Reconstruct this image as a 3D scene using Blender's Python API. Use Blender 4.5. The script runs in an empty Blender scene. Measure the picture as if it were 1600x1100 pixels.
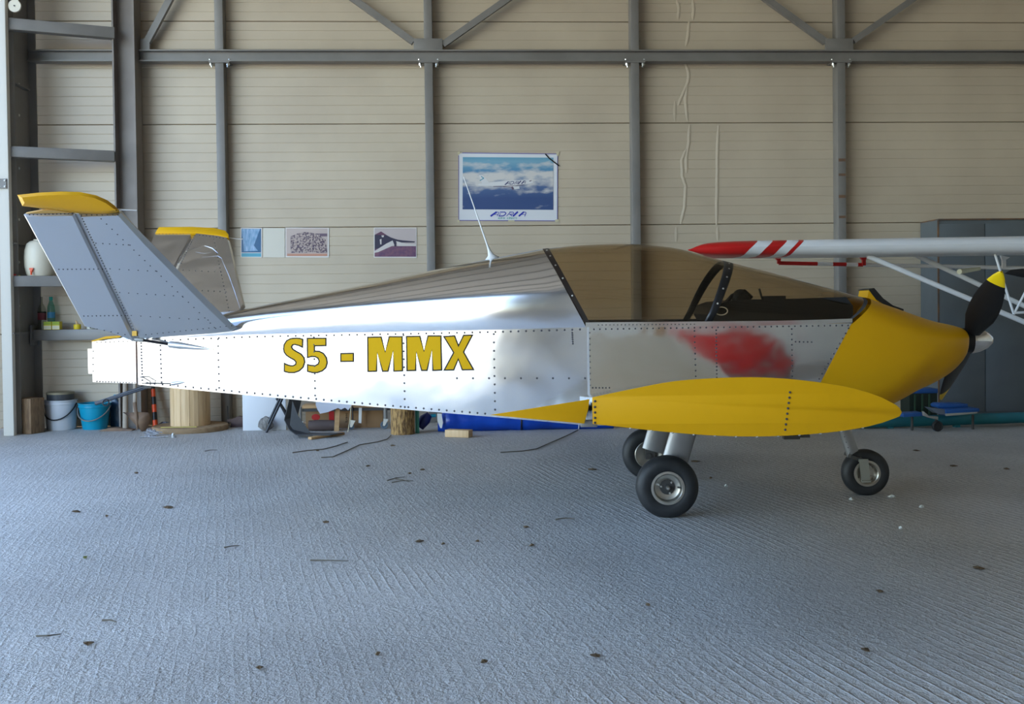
import bpy, bmesh, math, random
from mathutils import Vector, Matrix
from mathutils.geometry import tessellate_polygon
random.seed(7)
SC = bpy.context.scene
COL = SC.collection

# ------------------------------------------------------------------ camera
FPX = 1600.0
CAM = Vector((0, 0, 1.15))
PITCH = math.atan(30/1600); ROLL = 0.012; SHIFT = 42.0
_f = Vector((0, math.cos(PITCH), -math.sin(PITCH)))
_u0 = Vector((0, math.sin(PITCH), math.cos(PITCH)))
_r0 = Vector((1, 0, 0))
_r = _r0*math.cos(ROLL) - _u0*math.sin(ROLL)
_u = _r0*math.sin(ROLL) + _u0*math.cos(ROLL)
cd = bpy.data.cameras.new('camera'); cam = bpy.data.objects.new('camera', cd); COL.objects.link(cam)
m3 = Matrix((_r, _u, -_f)).transposed()
cam.matrix_world = Matrix.Translation(CAM) @ m3.to_4x4()
cd.sensor_width = 36; cd.lens = 36*FPX/1600; cd.shift_y = -SHIFT/1600; cd.clip_end = 500
SC.camera = cam

# ------------------------------------------------------------------ world, sun, exposure
world = bpy.data.worlds.new('sky'); SC.world = world; world.use_nodes = True
wn = world.node_tree.nodes; wl = world.node_tree.links; wn.clear()
wo = wn.new('ShaderNodeOutputWorld'); wb = wn.new('ShaderNodeBackground'); ws = wn.new('ShaderNodeTexSky')
ws.sky_type = 'NISHITA'; ws.sun_disc = False; ws.sun_elevation = math.radians(48); ws.sun_rotation = math.radians(25)
ws.air_density = 1.0; ws.dust_density = 0.7; ws.ozone_density = 1.0
wb.inputs['Strength'].default_value = 0.58
wl.new(ws.outputs[0], wb.inputs[0]); wl.new(wb.outputs[0], wo.inputs[0])
sd = bpy.data.lights.new('sun_offscreen', 'SUN'); sun = bpy.data.objects.new('sun_offscreen', sd); COL.objects.link(sun)
sd.energy = 8.0; sd.angle = math.radians(0.6); sd.color = (1.0, 0.91, 0.77)
sun.rotation_euler = Vector((-0.3, -0.6, -0.74)).to_track_quat('-Z', 'Y').to_euler(); sun.location = (12, 24, 30)
def portal(loc, rot, sx, sy):
    d = bpy.data.lights.new('door_left_offscreen', 'AREA'); d.shape = 'RECTANGLE'; d.size = sx; d.size_y = sy
    d.cycles.is_portal = True
    o = bpy.data.objects.new('door_left_offscreen', d); COL.objects.link(o); o.location = loc; o.rotation_euler = rot
portal((-5.35, 1.98, 2.67), (0, math.radians(-90), 0), 5.35, 13.6)
vs = SC.view_settings; vs.view_transform = 'Standard'; vs.look = 'None'; vs.gamma = 1.0; vs.use_curve_mapping = False
vs.exposure = 1.32
try:
    SC.cycles.use_denoising = True; SC.cycles.max_bounces = 10; SC.cycles.diffuse_bounces = 6; SC.cycles.glossy_bounces = 5
    SC.cycles.transparent_max_bounces = 12; SC.cycles.sample_clamp_indirect = 8; SC.cycles.caustics_reflective = False
except Exception: pass

# ------------------------------------------------------------------ pixel <-> place
def ray(px, py):
    return (_f + _r*((px-800)/FPX) + _u*((550-SHIFT-py)/FPX)).normalized()
def hit(px, py, P, N):
    d = ray(px, py); return CAM + d*((Vector(P)-CAM).dot(N)/d.dot(N))
def G(px, py, z=0.0): return hit(px, py, (0, 0, z), Vector((0, 0, 1)))
WS = math.atan(0.05)
WN = Vector((-math.sin(WS), math.cos(WS), 0)); WT = Vector((math.cos(WS), math.sin(WS), 0))
WP = G(330, 663.5)
def W(px, py, off=0.0): return hit(px, py, WP - WN*off, WN)          # on the back wall, off metres in front of it
def V(P, px, py, yaw=0.0):                                            # on an upright plane through P, parallel to the wall
    return hit(px, py, P, WN)
def mpp(P): return (Vector(P)-CAM).dot(_f)/FPX                        # metres per pixel at P
AT = math.radians(2.79)
AO = Vector((0, 6.19, 0))
AX = Vector((math.cos(AT), -math.sin(AT), 0)); AY = Vector((math.sin(AT), math.cos(AT), 0)); AZ = Vector((0, 0, 1))
def tol(p): q = Vector(p)-AO; return Vector((q.dot(AX), q.dot(AY), q.z))
def tow(l): return AO + AX*l[0] + AY*l[1] + AZ*l[2]
def L(px, py, ly): return tol(hit(px, py, AO + AY*ly, AY))
def Lplane(px, py, P, N):                                             # local-space plane
    Nw = AX*N[0] + AY*N[1] + AZ*N[2]; return tol(hit(px, py, tow(P), Nw))

# ------------------------------------------------------------------ materials
MATS = {}
def mat(name, col, rough=0.5, metal=0.0, col2=None, nscale=6.0, bump=0.0, bscale=40.0, stretch=None, spec=0.5, contrast=(0.35, 0.65), coat=0.0):
    if name in MATS: return MATS[name]
    m = bpy.data.materials.new(name); m.use_nodes = True; MATS[name] = m
    n = m.node_tree.nodes; l = m.node_tree.links; b = n['Principled BSDF']
    b.inputs['Base Color'].default_value = (*col, 1); b.inputs['Roughness'].default_value = rough; b.inputs['Metallic'].default_value = metal
    b.inputs['Specular IOR Level'].default_value = spec; b.inputs['Coat Weight'].default_value = coat
    tc = n.new('ShaderNodeTexCoord'); mp = n.new('ShaderNodeMapping'); l.new(tc.outputs['Object'], mp.inputs[0])
    if stretch: mp.inputs['Scale'].default_value = stretch
    if col2:
        nz = n.new('ShaderNodeTexNoise'); nz.inputs['Scale'].default_value = nscale; nz.inputs['Detail'].default_value = 6
        cr = n.new('ShaderNodeValToRGB'); cr.color_ramp.elements[0].position = contrast[0]; cr.color_ramp.elements[1].position = contrast[1]
        cr.color_ramp.elements[0].color = (*col, 1); cr.color_ramp.elements[1].color = (*col2, 1)
        l.new(mp.outputs[0], nz.inputs[0]); l.new(nz.outputs['Fac'], cr.inputs[0]); l.new(cr.outputs[0], b.inputs['Base Color'])
    if bump:
        nb = n.new('ShaderNodeTexNoise'); nb.inputs['Scale'].default_value = bscale; nb.inputs['Detail'].default_value = 4
        bp = n.new('ShaderNodeBump'); bp.inputs['Strength'].default_value = bump; bp.inputs['Distance'].default_value = 0.02
        l.new(mp.outputs[0], nb.inputs[0]); l.new(nb.outputs['Fac'], bp.inputs['Height']); l.new(bp.outputs[0], b.inputs['Normal'])
    return m

M_WALL = mat('cream_sheet', (0.56, 0.470, 0.350), 0.42, col2=(0.50, 0.415, 0.31), nscale=1.6, bump=0.04, bscale=5)
M_STEEL = mat('grey_painted_steel', (0.185, 0.172, 0.157), 0.45, col2=(0.225, 0.21, 0.193), nscale=3, bump=0.05)
M_STEEL2 = M_STEEL
M_DARK = mat('dark_steel', (0.05, 0.047, 0.045), 0.55)
M_ZINC = mat('zinc_bolt', (0.7, 0.7, 0.68), 0.3, 1.0)
M_CONC_OUT = mat('apron_concrete', (0.36, 0.33, 0.27), 0.9, col2=(0.43, 0.395, 0.325), nscale=0.6)
M_CEIL = mat('ceiling_sheet', (0.50, 0.465, 0.405), 0.6)
M_INT = mat('inner_wall_sheet', (0.66, 0.62, 0.55), 0.6, col2=(0.60, 0.56, 0.49), nscale=0.8)
M_LEAF = mat('door_leaf_sheet', (0.72, 0.68, 0.60), 0.5)
M_YEL = mat('yellow_paint', (0.73, 0.37, 0.002), 0.45, col2=(0.77, 0.395, 0.003), nscale=2, spec=0.25)
M_YELD = M_YEL
M_BLACK = mat('black_paint', (0.008, 0.008, 0.009), 0.4)
M_RUB = mat('tyre_rubber', (0.012, 0.013, 0.015), 0.55, col2=(0.02, 0.021, 0.023), nscale=12, bump=0.05)
M_RIM = mat('rim_metal', (0.55, 0.52, 0.46), 0.35, 0.9)
M_LEG = mat('leg_aluminium', (0.34, 0.34, 0.345), 0.45, 0.8)
M_RIVET = mat('rivet_metal', (0.07, 0.065, 0.07), 0.5, 0.3)
M_GAP = mat('hinge_gap', (0.02, 0.012, 0.03), 0.6)
M_WHITE = mat('white_plastic', (0.78, 0.78, 0.76), 0.4)
M_PALEWOOD = mat('pale_wood', (0.72, 0.50, 0.28), 0.6, col2=(0.62, 0.41, 0.21), nscale=5, stretch=(6, 6, 0.6), bump=0.05)
M_OLDWOOD = mat('weathered_wood', (0.30, 0.19, 0.10), 0.8, col2=(0.17, 0.10, 0.055), nscale=14, stretch=(4, 4, 0.7), bump=0.2)
M_DISCWOOD = mat('spool_flange_wood', (0.40, 0.27, 0.15), 0.75, col2=(0.30, 0.19, 0.10), nscale=5, stretch=(1, 6, 6), bump=0.1)
M_PLANK = mat('sawn_plank', (0.55, 0.34, 0.16), 0.7, col2=(0.46, 0.27, 0.12), nscale=6, stretch=(1, 5, 5))
M_LOG = mat('split_log', (0.42, 0.25, 0.09), 0.85, col2=(0.15, 0.08, 0.03), nscale=34, stretch=(1.5, 1.5, 0.5), bump=0.9, bscale=40, contrast=(0.42, 0.6))
M_CARD = mat('cardboard', (0.36, 0.21, 0.10), 0.85, col2=(0.32, 0.18, 0.085), nscale=4)
M_RED = mat('red_paint', (0.55, 0.012, 0.01), 0.4)
M_WING = mat('white_fabric_wing', (0.82, 0.82, 0.82), 0.35)
M_CAB = mat('cabinet_steel', (0.13, 0.15, 0.16), 0.42, col2=(0.105, 0.12, 0.13), nscale=2)
M_RUST = mat('rusty_edge', (0.20, 0.10, 0.045), 0.8, col2=(0.10, 0.075, 0.06), nscale=9)
M_TEAL = mat('teal_paint', (0.01, 0.16, 0.20), 0.45, col2=(0.012, 0.12, 0.15), nscale=4)
M_BLUE = mat('blue_paint', (0.012, 0.085, 0.30), 0.4)
M_TARP = mat('blue_tarpaulin', (0.004, 0.07, 0.50), 0.3, col2=(0.003, 0.045, 0.36), nscale=5, bump=0.5, bscale=7)
M_BUCKB = mat('turquoise_plastic', (0.0, 0.30, 0.47), 0.35)
M_BUCKW = mat('white_bucket_plastic', (0.62, 0.64, 0.68), 0.4)
M_MAT = mat('grey_black_rubber_mat', (0.045, 0.047, 0.052), 0.6, col2=(0.06, 0.062, 0.066), nscale=8)
M_TUBE = mat('black_tube', (0.015, 0.016, 0.022), 0.35)
M_RAG = mat('grey_rag', (0.30, 0.28, 0.26), 0.95, col2=(0.10, 0.09, 0.085), nscale=30, stretch=(1, 1, .4), bump=0.9, bscale=45)
M_SPADE = mat('rusty_spade', (0.24, 0.15, 0.09), 0.7, col2=(0.16, 0.10, 0.07), nscale=7)
M_HANDLE = mat('dusty_handle', (0.42, 0.35, 0.28), 0.8, col2=(0.34, 0.28, 0.22), nscale=8)
M_CANIS = mat('dark_blue_canister', (0.015, 0.055, 0.11), 0.35)
M_GREEN = mat('green_paint', (0.015, 0.17, 0.12), 0.5)
M_CLOTH = mat('white_cloth', (0.60, 0.61, 0.68), 0.9)
M_BROWNROLL = mat('brown_sheeting', (0.10, 0.07, 0.065), 0.7, bump=0.4, bscale=8)
M_KEG = mat('keg_plastic', (0.72, 0.66, 0.52), 0.45, col2=(0.66, 0.60, 0.47), nscale=4)
M_ORANGE = mat('orange_plastic', (0.75, 0.07, 0.01), 0.4)
M_YBOX = mat('yellow_card', (0.72, 0.60, 0.05), 0.6)
M_LIME = mat('lime_card', (0.35, 0.45, 0.03), 0.6)
M_PALEY = mat('pale_card', (0.75, 0.70, 0.48), 0.6)
M_BOLTY = mat('yellow_cap', (0.78, 0.58, 0.02), 0.4)
M_INK = mat('dark_ink', (0.03, 0.028, 0.02), 0.6, spec=0.15)
M_GOLD = mat('gold_vinyl', (0.74, 0.42, 0.004), 0.6, spec=0.12)
M_PAPER = mat('poster_paper', (0.74, 0.74, 0.76), 0.35)
M_PHOTO = mat('photo_border', (0.70, 0.66, 0.62), 0.4)
M_TAPE = mat('old_tape', (0.62, 0.55, 0.36), 0.4)
M_LOGO = mat('logo_blue', (0.02, 0.035, 0.40), 0.4)
M_TXT = mat('teal_print', (0.16, 0.45, 0.42), 0.5)
M_FOAM = mat('foam_crumb', (0.62, 0.64, 0.62), 0.9)
M_LEAVES = mat('dry_leaf', (0.10, 0.07, 0.04), 0.9, col2=(0.16, 0.10, 0.05), nscale=20)
M_TWIG = mat('dry_twig', (0.13, 0.11, 0.08), 0.9)
M_COCK = mat('cockpit_black', (0.006, 0.006, 0.007), 0.6)
M_RULER = mat('ruler_yellow', (0.55, 0.45, 0.12), 0.5)
M_CHROME = mat('polished_spinner', (0.85, 0.85, 0.86), 0.08, 1.0)

def alum(name, col, rough, wav, wscale, fine=0.0, stretch=None):
    m = mat(name, col, rough, 1.0); n = m.node_tree.nodes; l = m.node_tree.links; b = n['Principled BSDF']
    tc = n.new('ShaderNodeTexCoord'); mp = n.new('ShaderNodeMapping'); l.new(tc.outputs['Object'], mp.inputs[0])
    if stretch: mp.inputs['Scale'].default_value = stretch
    nb = n.new('ShaderNodeTexNoise'); nb.inputs['Scale'].default_value = wscale; nb.inputs['Detail'].default_value = 1.5
    bp = n.new('ShaderNodeBump'); bp.inputs['Strength'].default_value = wav; bp.inputs['Distance'].default_value = 0.05
    l.new(mp.outputs[0], nb.inputs[0]); l.new(nb.outputs['Fac'], bp.inputs['Height']); l.new(bp.outputs[0], b.inputs['Normal'])
    nr = n.new('ShaderNodeTexNoise'); nr.inputs['Scale'].default_value = 5; nr.inputs['Detail'].default_value = 5
    mr = n.new('ShaderNodeMapRange'); mr.inputs[3].default_value = rough*0.75; mr.inputs[4].default_value = rough*1.35
    l.new(mp.outputs[0], nr.inputs[0]); l.new(nr.outputs['Fac'], mr.inputs[0]); l.new(mr.outputs[0], b.inputs['Roughness'])
    return m
M_AL = alum('polished_aluminium', (0.68, 0.68, 0.68), 0.13, 0.10, 3.0)
M_ALF = alum('polished_aluminium_cabin', (0.68, 0.68, 0.68), 0.07, 0.06, 4.0)
M_ALD = alum('polished_aluminium_deck', (0.68, 0.68, 0.68), 0.10, 0.04, 3.0, stretch=(0.5, 2, 2))
M_ALT = alum('brushed_aluminium_tail', (0.68, 0.68, 0.68), 0.40, 0.03, 3.0)
M_ALFAR = alum('polished_aluminium_far_tail', (0.68, 0.68, 0.68), 0.22, 0.25, 5.0)

def glass(name, tint, ior=1.45):
    m = bpy.data.materials.new(name); m.use_nodes = True; n = m.node_tree.nodes; l = m.node_tree.links; n.clear()
    o = n.new('ShaderNodeOutputMaterial'); t = n.new('ShaderNodeBsdfTransparent'); g = n.new('ShaderNodeBsdfGlossy'); mx = n.new('ShaderNodeMixShader'); lw = n.new('ShaderNodeLayerWeight'); pw = n.new('ShaderNodeMath'); fr = n.new('ShaderNodeMapRange')
    t.inputs[0].default_value = (*tint, 1); g.inputs['Roughness'].default_value = 0.03; lw.inputs[0].default_value = 0.5; pw.operation = 'POWER'; pw.inputs[1].default_value = 5.0; l.new(lw.outputs['Facing'], pw.inputs[0]); l.new(pw.outputs[0], fr.inputs[0]); fr.inputs[3].default_value = 0.04; fr.inputs[4].default_value = 0.8
    l.new(fr.outputs[0], mx.inputs[0]); l.new(t.outputs[0], mx.inputs[1]); l.new(g.outputs[0], mx.inputs[2]); l.new(mx.outputs[0], o.inputs[0])
    return m
M_CANOPY = glass('bronze_acrylic', (0.70, 0.60, 0.46))
M_CLEAR = glass('clear_bottle_glass', (0.72, 0.74, 0.70))
M_TEALPET = glass('teal_bottle_plastic', (0.52, 0.78, 0.72))

def floor_material():
    m = bpy.data.materials.new('tined_concrete'); m.use_nodes = True; n = m.node_tree.nodes; l = m.node_tree.links; b = n['Principled BSDF']
    def math_(op, a, c=None, cl=False):
        x = n.new('ShaderNodeMath'); x.operation = op; x.use_clamp = cl
        for i, v in enumerate((a, c)):
            if v is None: continue
            if isinstance(v, (int, float)): x.inputs[i].default_value = v
            else: l.new(v, x.inputs[i])
        return x.outputs[0]
    def noise(vec, s, d=4, r=0.55):
        x = n.new('ShaderNodeTexNoise'); x.inputs['Scale'].default_value = s; x.inputs['Detail'].default_value = d; x.inputs['Roughness'].default_value = r; l.new(vec, x.inputs[0]); return x.outputs['Fac']
    tc = n.new('ShaderNodeTexCoord'); P = tc.outputs['Object']
    sp = n.new('ShaderNodeSeparateXYZ'); l.new(P, sp.inputs[0]); X, Y = sp.outputs[0], sp.outputs[1]
    warp = math_('MULTIPLY', math_('SUBTRACT', noise(P, 1.3, 3), 0.5), 0.06)
    # tine grooves run about 15 degrees off the long axis
    a = math.radians(15.4)
    # bay number across the floor: every bay shifts the grooves a little
    yb = math_('ADD', Y, math_('MULTIPLY', math_('SUBTRACT', noise(P, 0.35, 2), 0.5), 0.10))
    bay = math_('FLOOR', math_('DIVIDE', math_('ADD', yb, 0.08), 0.93))
    fr = math_('FRACT', math_('DIVIDE', math_('ADD', yb, 0.08), 0.93))
    jo = math_('LESS_THAN', math_('ABSOLUTE', math_('SUBTRACT', fr, 0.012)), 0.006)
    c = math_('ADD', math_('ADD', math_('MULTIPLY', X, math.cos(a)), math_('MULTIPLY', Y, math.sin(a))), math_('ADD', warp, math_('MULTIPLY', bay, 0.0171)))
    w = math_('ABSOLUTE', math_('SINE', math_('MULTIPLY', c, math.pi/0.046)))
    ridge = math_('POWER', math_('SUBTRACT', 1.0, w), 3.0)                      # thin raised lines
    # grooves are worn away to the left and towards the front in patches
    mask = n.new('ShaderNodeMapRange'); l.new(math_('ADD', math_('MULTIPLY', X, 0.16), math_('MULTIPLY', noise(P, 0.7, 3), 1.5)), mask.inputs[0])
    mask.inputs[1].default_value = 0.45; mask.inputs[2].default_value = 1.08; mask.inputs[3].default_value = 0.10; mask.inputs[4].default_value = 1.0
    rg = math_('MULTIPLY', ridge, mask.outputs[0])
    fine = noise(P, 75, 3, 0.7)
    mid = noise(P, 26, 4, 0.65)
    big = noise(P, 0.8, 4)
    h = math_('ADD', math_('ADD', math_('MULTIPLY', rg, 0.95), math_('MULTIPLY', fine, 0.85)), math_('SUBTRACT', math_('MULTIPLY', mid, 0.9), math_('MULTIPLY', jo, 0.8)))
    bp = n.new('ShaderNodeBump'); bp.inputs['Strength'].default_value = 1.0; bp.inputs['Distance'].default_value = 0.012
    l.new(h, bp.inputs['Height']); l.new(bp.outputs[0], b.inputs['Normal'])
    cr = n.new('ShaderNodeValToRGB'); e = cr.color_ramp.elements; e[0].position = 0.32; e[1].position = 0.68
    e[0].color = (0.45, 0.43, 0.405, 1); e[1].color = (0.60, 0.577, 0.545, 1); l.new(big, cr.inputs[0])
    sp_ = n.new('ShaderNodeMapRange'); tg = n.new('ShaderNodeMapping'); tg.inputs['Location'].default_value = (7.3, 3.1, 1.7); l.new(P, tg.inputs[0]); l.new(noise(tg.outputs[0], 40, 4, 0.65), sp_.inputs[0]); sp_.inputs[1].default_value = 0.3; sp_.inputs[2].default_value = 0.7; sp_.inputs[3].default_value = 0.84; sp_.inputs[4].default_value = 1.12
    mx3 = n.new('ShaderNodeMix'); mx3.data_type = 'RGBA'; mx3.blend_type = 'MULTIPLY'; mx3.inputs[0].default_value = 1.0
    cb = n.new('ShaderNodeCombineColor'); [l.new(sp_.outputs[0], cb.inputs[i]) for i in range(3)]
    l.new(cr.outputs[0], mx3.inputs[6]); l.new(cb.outputs[0], mx3.inputs[7]); l.new(mx3.outputs[2], b.inputs['Base Color'])
    b.inputs['Roughness'].default_value = 0.58
    return m
M_FLOOR = floor_material()

# ------------------------------------------------------------------ mesh helpers
ROOT = {}
class MB:
    def __init__(s): s.v = []; s.f = []; s.mi = []
    def add(s, vs, fs, mi=0):
        o = len(s.v); s.v += [Vector(p) for p in vs]; s.f += [tuple(o+i for i in f) for f in fs]; s.mi += [mi]*len(fs); return s
    def box(s, c, size, rz=0.0, ry=0.0, rx=0.0, mi=0):
        from mathutils import Euler
        R = Euler((rx, ry, rz)).to_matrix(); h = Vector(size)/2
        vs = [Vector(c) + R @ Vector((h.x*a, h.y*b, h.z*d)) for a in (-1, 1) for b in (-1, 1) for d in (-1, 1)]
        return s.add(vs, [(0,1,3,2),(4,6,7,5),(0,4,5,1),(2,3,7,6),(0,2,6,4),(1,5,7,3)], mi)
    def obox(s, c, ax, ay, az, size, mi=0):
        h = Vector(size)/2
        vs = [Vector(c) + ax*(h.x*a) + ay*(h.y*b) + az*(h.z*d) for a in (-1, 1) for b in (-1, 1) for d in (-1, 1)]
        return s.add(vs, [(0,1,3,2),(4,6,7,5),(0,4,5,1),(2,3,7,6),(0,2,6,4),(1,5,7,3)], mi)
    def beam(s, a, b, w, d, up=None, mi=0):                          # rectangular bar from a to b; d is measured along up
        a, b = Vector(a), Vector(b); t = (b-a).normalized(); up = Vector(up) if up else WN
        side = t.cross(up).normalized(); up2 = side.cross(t)
        return s.obox((a+b)/2, t, side, up2, ((b-a).length, w, d), mi)
    def tube(s, path, r, n=10, mi=0, cap=True):
        path = [Vector(p) for p in path]; rs = r if isinstance(r, (list, tuple)) else [r]*len(path); rings = []
        prev = None
        for i, p in enumerate(path):
            t = (path[min(i+1, len(path)-1)] - path[max(i-1, 0)]).normalized()
            if prev is None: prev = t.orthogonal().normalized()
            prev = (prev - t*prev.dot(t)).normalized(); q = t.cross(prev)
            rings.append([p + prev*(rs[i]*math.cos(2*math.pi*k/n)) + q*(rs[i]*math.sin(2*math.pi*k/n)) for k in range(n)])
        vs = [v for g in rings for v in g]; fs = []
        for i in range(len(rings)-1):
            for k in range(n): fs.append((i*n+k, i*n+(k+1)%n, (i+1)*n+(k+1)%n, (i+1)*n+k))
        if cap: fs += [tuple(range(n-1, -1, -1)), tuple((len(rings)-1)*n+k for k in range(n))]
        return s.add(vs, fs, mi)
    def lathe(s, prof, o, axis=(0, 0, 1), n=28, mi=0):               # prof: (radius, height along axis)
        ax = Vector(axis).normalized(); a = ax.orthogonal().normalized(); b = ax.cross(a); o = Vector(o)
        vs = [o + ax*h + (a*math.cos(2*math.pi*k/n) + b*math.sin(2*math.pi*k/n))*max(r, 1e-5) for r, h in prof for k in range(n)]
        fs = [(i*n+k, i*n+(k+1)%n, (i+1)*n+(k+1)%n, (i+1)*n+k) for i in range(len(prof)-1) for k in range(n)]
        return s.add(vs, fs, mi)
    def poly(s, pts, mi=0):
        pts = [Vector(p) for p in pts]; tri = tessellate_polygon([pts]); return s.add(pts, [tuple(t) for t in tri], mi)
    def prism(s, pts, off, mi=0):
        pts = [Vector(p) for p in pts]; off = Vector(off); n = len(pts); tri = tessellate_polygon([pts])
        return s.add(pts + [p+off for p in pts], [tuple(t) for t in tri] + [tuple(n+i for i in reversed(t)) for t in tri] + [(i, (i+1) % n, n+(i+1) % n, n+i) for i in range(n)], mi)
    def grid(s, rows, mi=0, close=False):
        n = len(rows[0]); vs = [p for r in rows for p in r]; fs = []
        for i in range(len(rows)-1):
            for k in range(n-1 if not close else n): fs.append((i*n+k, i*n+(k+1) % n, (i+1)*n+(k+1) % n, (i+1)*n+k))
        return s.add(vs, fs, mi)
    def build(s, name, mats, parent=None, smooth=False, bevel=0.0, angle=35, label=None, cat=None, group=None, kind=None, solid=0.0):
        if parent is not None: org = ROOT[parent.name]
        else:
            xs = [p.x for p in s.v]; ys = [p.y for p in s.v]; zs = [p.z for p in s.v]
            org = Vector(((min(xs)+max(xs))/2, (min(ys)+max(ys))/2, min(zs)))
        me = bpy.data.meshes.new(name); me.from_pydata([tuple(p-org) for p in s.v], [], s.f)
        bm = bmesh.new(); bm.from_mesh(me)
        for f, i in zip(bm.faces, s.mi): f.material_index = i
        bmesh.ops.remove_doubles(bm, verts=bm.verts, dist=1e-6)
        bmesh.ops.recalc_face_normals(bm, faces=bm.faces)
        if bevel:
            es = [e for e in bm.edges if len(e.link_faces) == 2 and e.calc_face_angle(0) > math.radians(40)]
            bmesh.ops.bevel(bm, geom=es, offset=bevel, segments=2, affect='EDGES', profile=0.5)
        for f in bm.faces: f.smooth = smooth or bool(bevel)
        bm.to_mesh(me); bm.free()
        for m in (mats if isinstance(mats, (list, tuple)) else [mats]): me.materials.append(m)
        if smooth or bevel:
            try: me.set_sharp_from_angle(angle=math.radians(angle))
            except Exception: pass
        o = bpy.data.objects.new(name, me); COL.objects.link(o)
        if parent is not None: o.parent = parent
        else: o.location = org
        ROOT[o.name] = org
        if solid:
            sm = o.modifiers.new('thickness', 'SOLIDIFY'); sm.thickness = solid; sm.offset = 0
        tag(o, label, cat, group, kind); return o
def tag(o, label=None, cat=None, group=None, kind=None):
    if label: o['label'] = label
    if cat: o['category'] = cat
    if group: o['group'] = group
    if kind: o['kind'] = kind
    return o
def empty(name, loc, label, cat, group=None, local=False, rz=0.0, kind=None):
    o = bpy.data.objects.new(name, None); COL.objects.link(o); o.location = loc; o.rotation_euler = (0, 0, rz); o.empty_display_size = 0.1
    ROOT[o.name] = Vector((0, 0, 0)) if local else Vector(loc)
    return tag(o, label, cat, group, kind)
def lerp(a, b, t): return a + (b-a)*t
def interp(pts, x, smooth=True):                                     # Catmull-Rom through (x, y) points
    if x <= pts[0][0]:
        (a, b), (c, d) = pts[0], pts[1]; return b + (d-b)*(x-a)/(c-a)
    if x >= pts[-1][0]:
        (a, b), (c, d) = pts[-2], pts[-1]; return d + (d-b)*(x-c)/(c-a)
    for i in range(len(pts)-1):
        if x <= pts[i+1][0]:
            x0, y0 = pts[i]; x1, y1 = pts[i+1]; h = x1-x0; t = (x-x0)/h
            if not smooth: return y0+(y1-y0)*t
            m0 = (y1-pts[i-1][1])/(x1-pts[i-1][0]) if i > 0 else (y1-y0)/h
            m1 = (pts[i+2][1]-y0)/(pts[i+2][0]-x0) if i+2 < len(pts) else (y1-y0)/h
            return (2*t**3-3*t*t+1)*y0 + (t**3-2*t*t+t)*h*m0 + (-2*t**3+3*t*t)*y1 + (t**3-t*t)*h*m1
def offset_poly(pts, d):                                             # shrink (d>0) a 2-D outline
    n = len(pts); area = sum(pts[i][0]*pts[(i+1) % n][1]-pts[(i+1) % n][0]*pts[i][1] for i in range(n)); sg = 1 if area > 0 else -1; out = []
    for i in range(n):
        a, b, c = Vector(pts[i-1]), Vector(pts[i]), Vector(pts[(i+1) % n])
        e1 = (b-a).normalized(); e2 = (c-b).normalized(); n1 = Vector((-e1.y, e1.x))*sg; n2 = Vector((-e2.y, e2.x))*sg
        k = n1+n2; den = max(0.35, 1+n1.dot(n2)); out.append(tuple(b + k*(d/den)))
    return out
def rivets(name, parent, pts_normals, r=0.0068, h=0.003, m=None):    # small domed heads, too many to lift singly
    b = MB()
    for p, nrm in pts_normals:
        nrm = Vector(nrm).normalized(); b.lathe([(r, -0.001), (r*0.9, h*0.55), (r*0.45, h), (0, h)], p, nrm, n=6)
    return b.build(name, m or M_RIVET, parent, smooth=True, kind='stuff')
def along(a, b, n): a, b = Vector(a), Vector(b); return [a+(b-a)*(i/max(1, n-1)) for i in range(n)]

# ================================================================== THE BUILDING
XL, XR, YF, HC = -5.35, 10.5, -7.0, 5.9
yb = lambda x: (WP.dot(WN) + math.sin(WS)*x)/math.cos(WS)            # y of the back wall at x
b = MB(); b.add([(XL, YF, 0), (XR, YF, 0), (XR, yb(XR), 0), (XL, yb(XL), 0), (XL, YF, -0.12), (XR, YF, -0.12), (XR, yb(XR), -0.12), (XL, yb(XL), -0.12)],
                [(0,1,2,3),(7,6,5,4),(0,4,5,1),(1,5,6,2),(2,6,7,3),(3,7,4,0)])
fl = b.build('floor', M_FLOOR, kind='structure'); 
b = MB().box((-40, 5, -0.14), (260, 260, 0.02)); b.build('trim_1', M_CONC_OUT, kind='structure')['label'] = 'pale concrete apron outside the hangar door'
wall = MB().obox(WP + WT*2.6 + WN*0.10 + AZ*2.95 + WT*(-WP.dot(WT)+0), WT, WN, AZ, (16.6, 0.10, 6.0)).build('wall_back', M_WALL, kind='structure')
ROOT['wall_back'] = Vector(wall.location)
# sandwich panels with pressed micro-ribs, one object for every course
xa, xb2 = WP.dot(WT)*0 - 5.75, 10.9
base = WP - WT*WP.dot(WT)
def course(z0, z1):
    bb = MB(); rows = []; n = 11; st = (z1-z0)/n; pr = [(0.016, z0+0.001), (0.0, z0+0.006)]
    for k in range(1, n):
        zc = z0+k*st; g = 0.0045 if k % 3 else 0.006
        pr += [(0.0, zc-g), (0.0035, zc-g*0.3), (0.0035, zc+g*0.3), (0.0, zc+g)]
    pr += [(0.0, z1-0.006), (0.016, z1-0.001)]
    rows = [[base + WT*x + WN*(d) + AZ*z for d, z in pr] for x in (xa, xb2)]
    bb.grid(rows)
    bb.add([base+WT*x+WN*d+AZ*z for x in (xa, xb2) for d in (0.016, 0.055) for z in (z0+0.001, z1-0.001)], [(0,1,3,2),(4,6,7,5),(0,2,6,4),(1,5,7,3),(2,3,7,6)])
    return bb.build('wall_panel', M_WALL, wall)
zj = [0.0, 0.93, 1.96, 2.99, 4.01, 5.03, 5.89]
for i in range(6): course(zj[i], zj[i+1])
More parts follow.
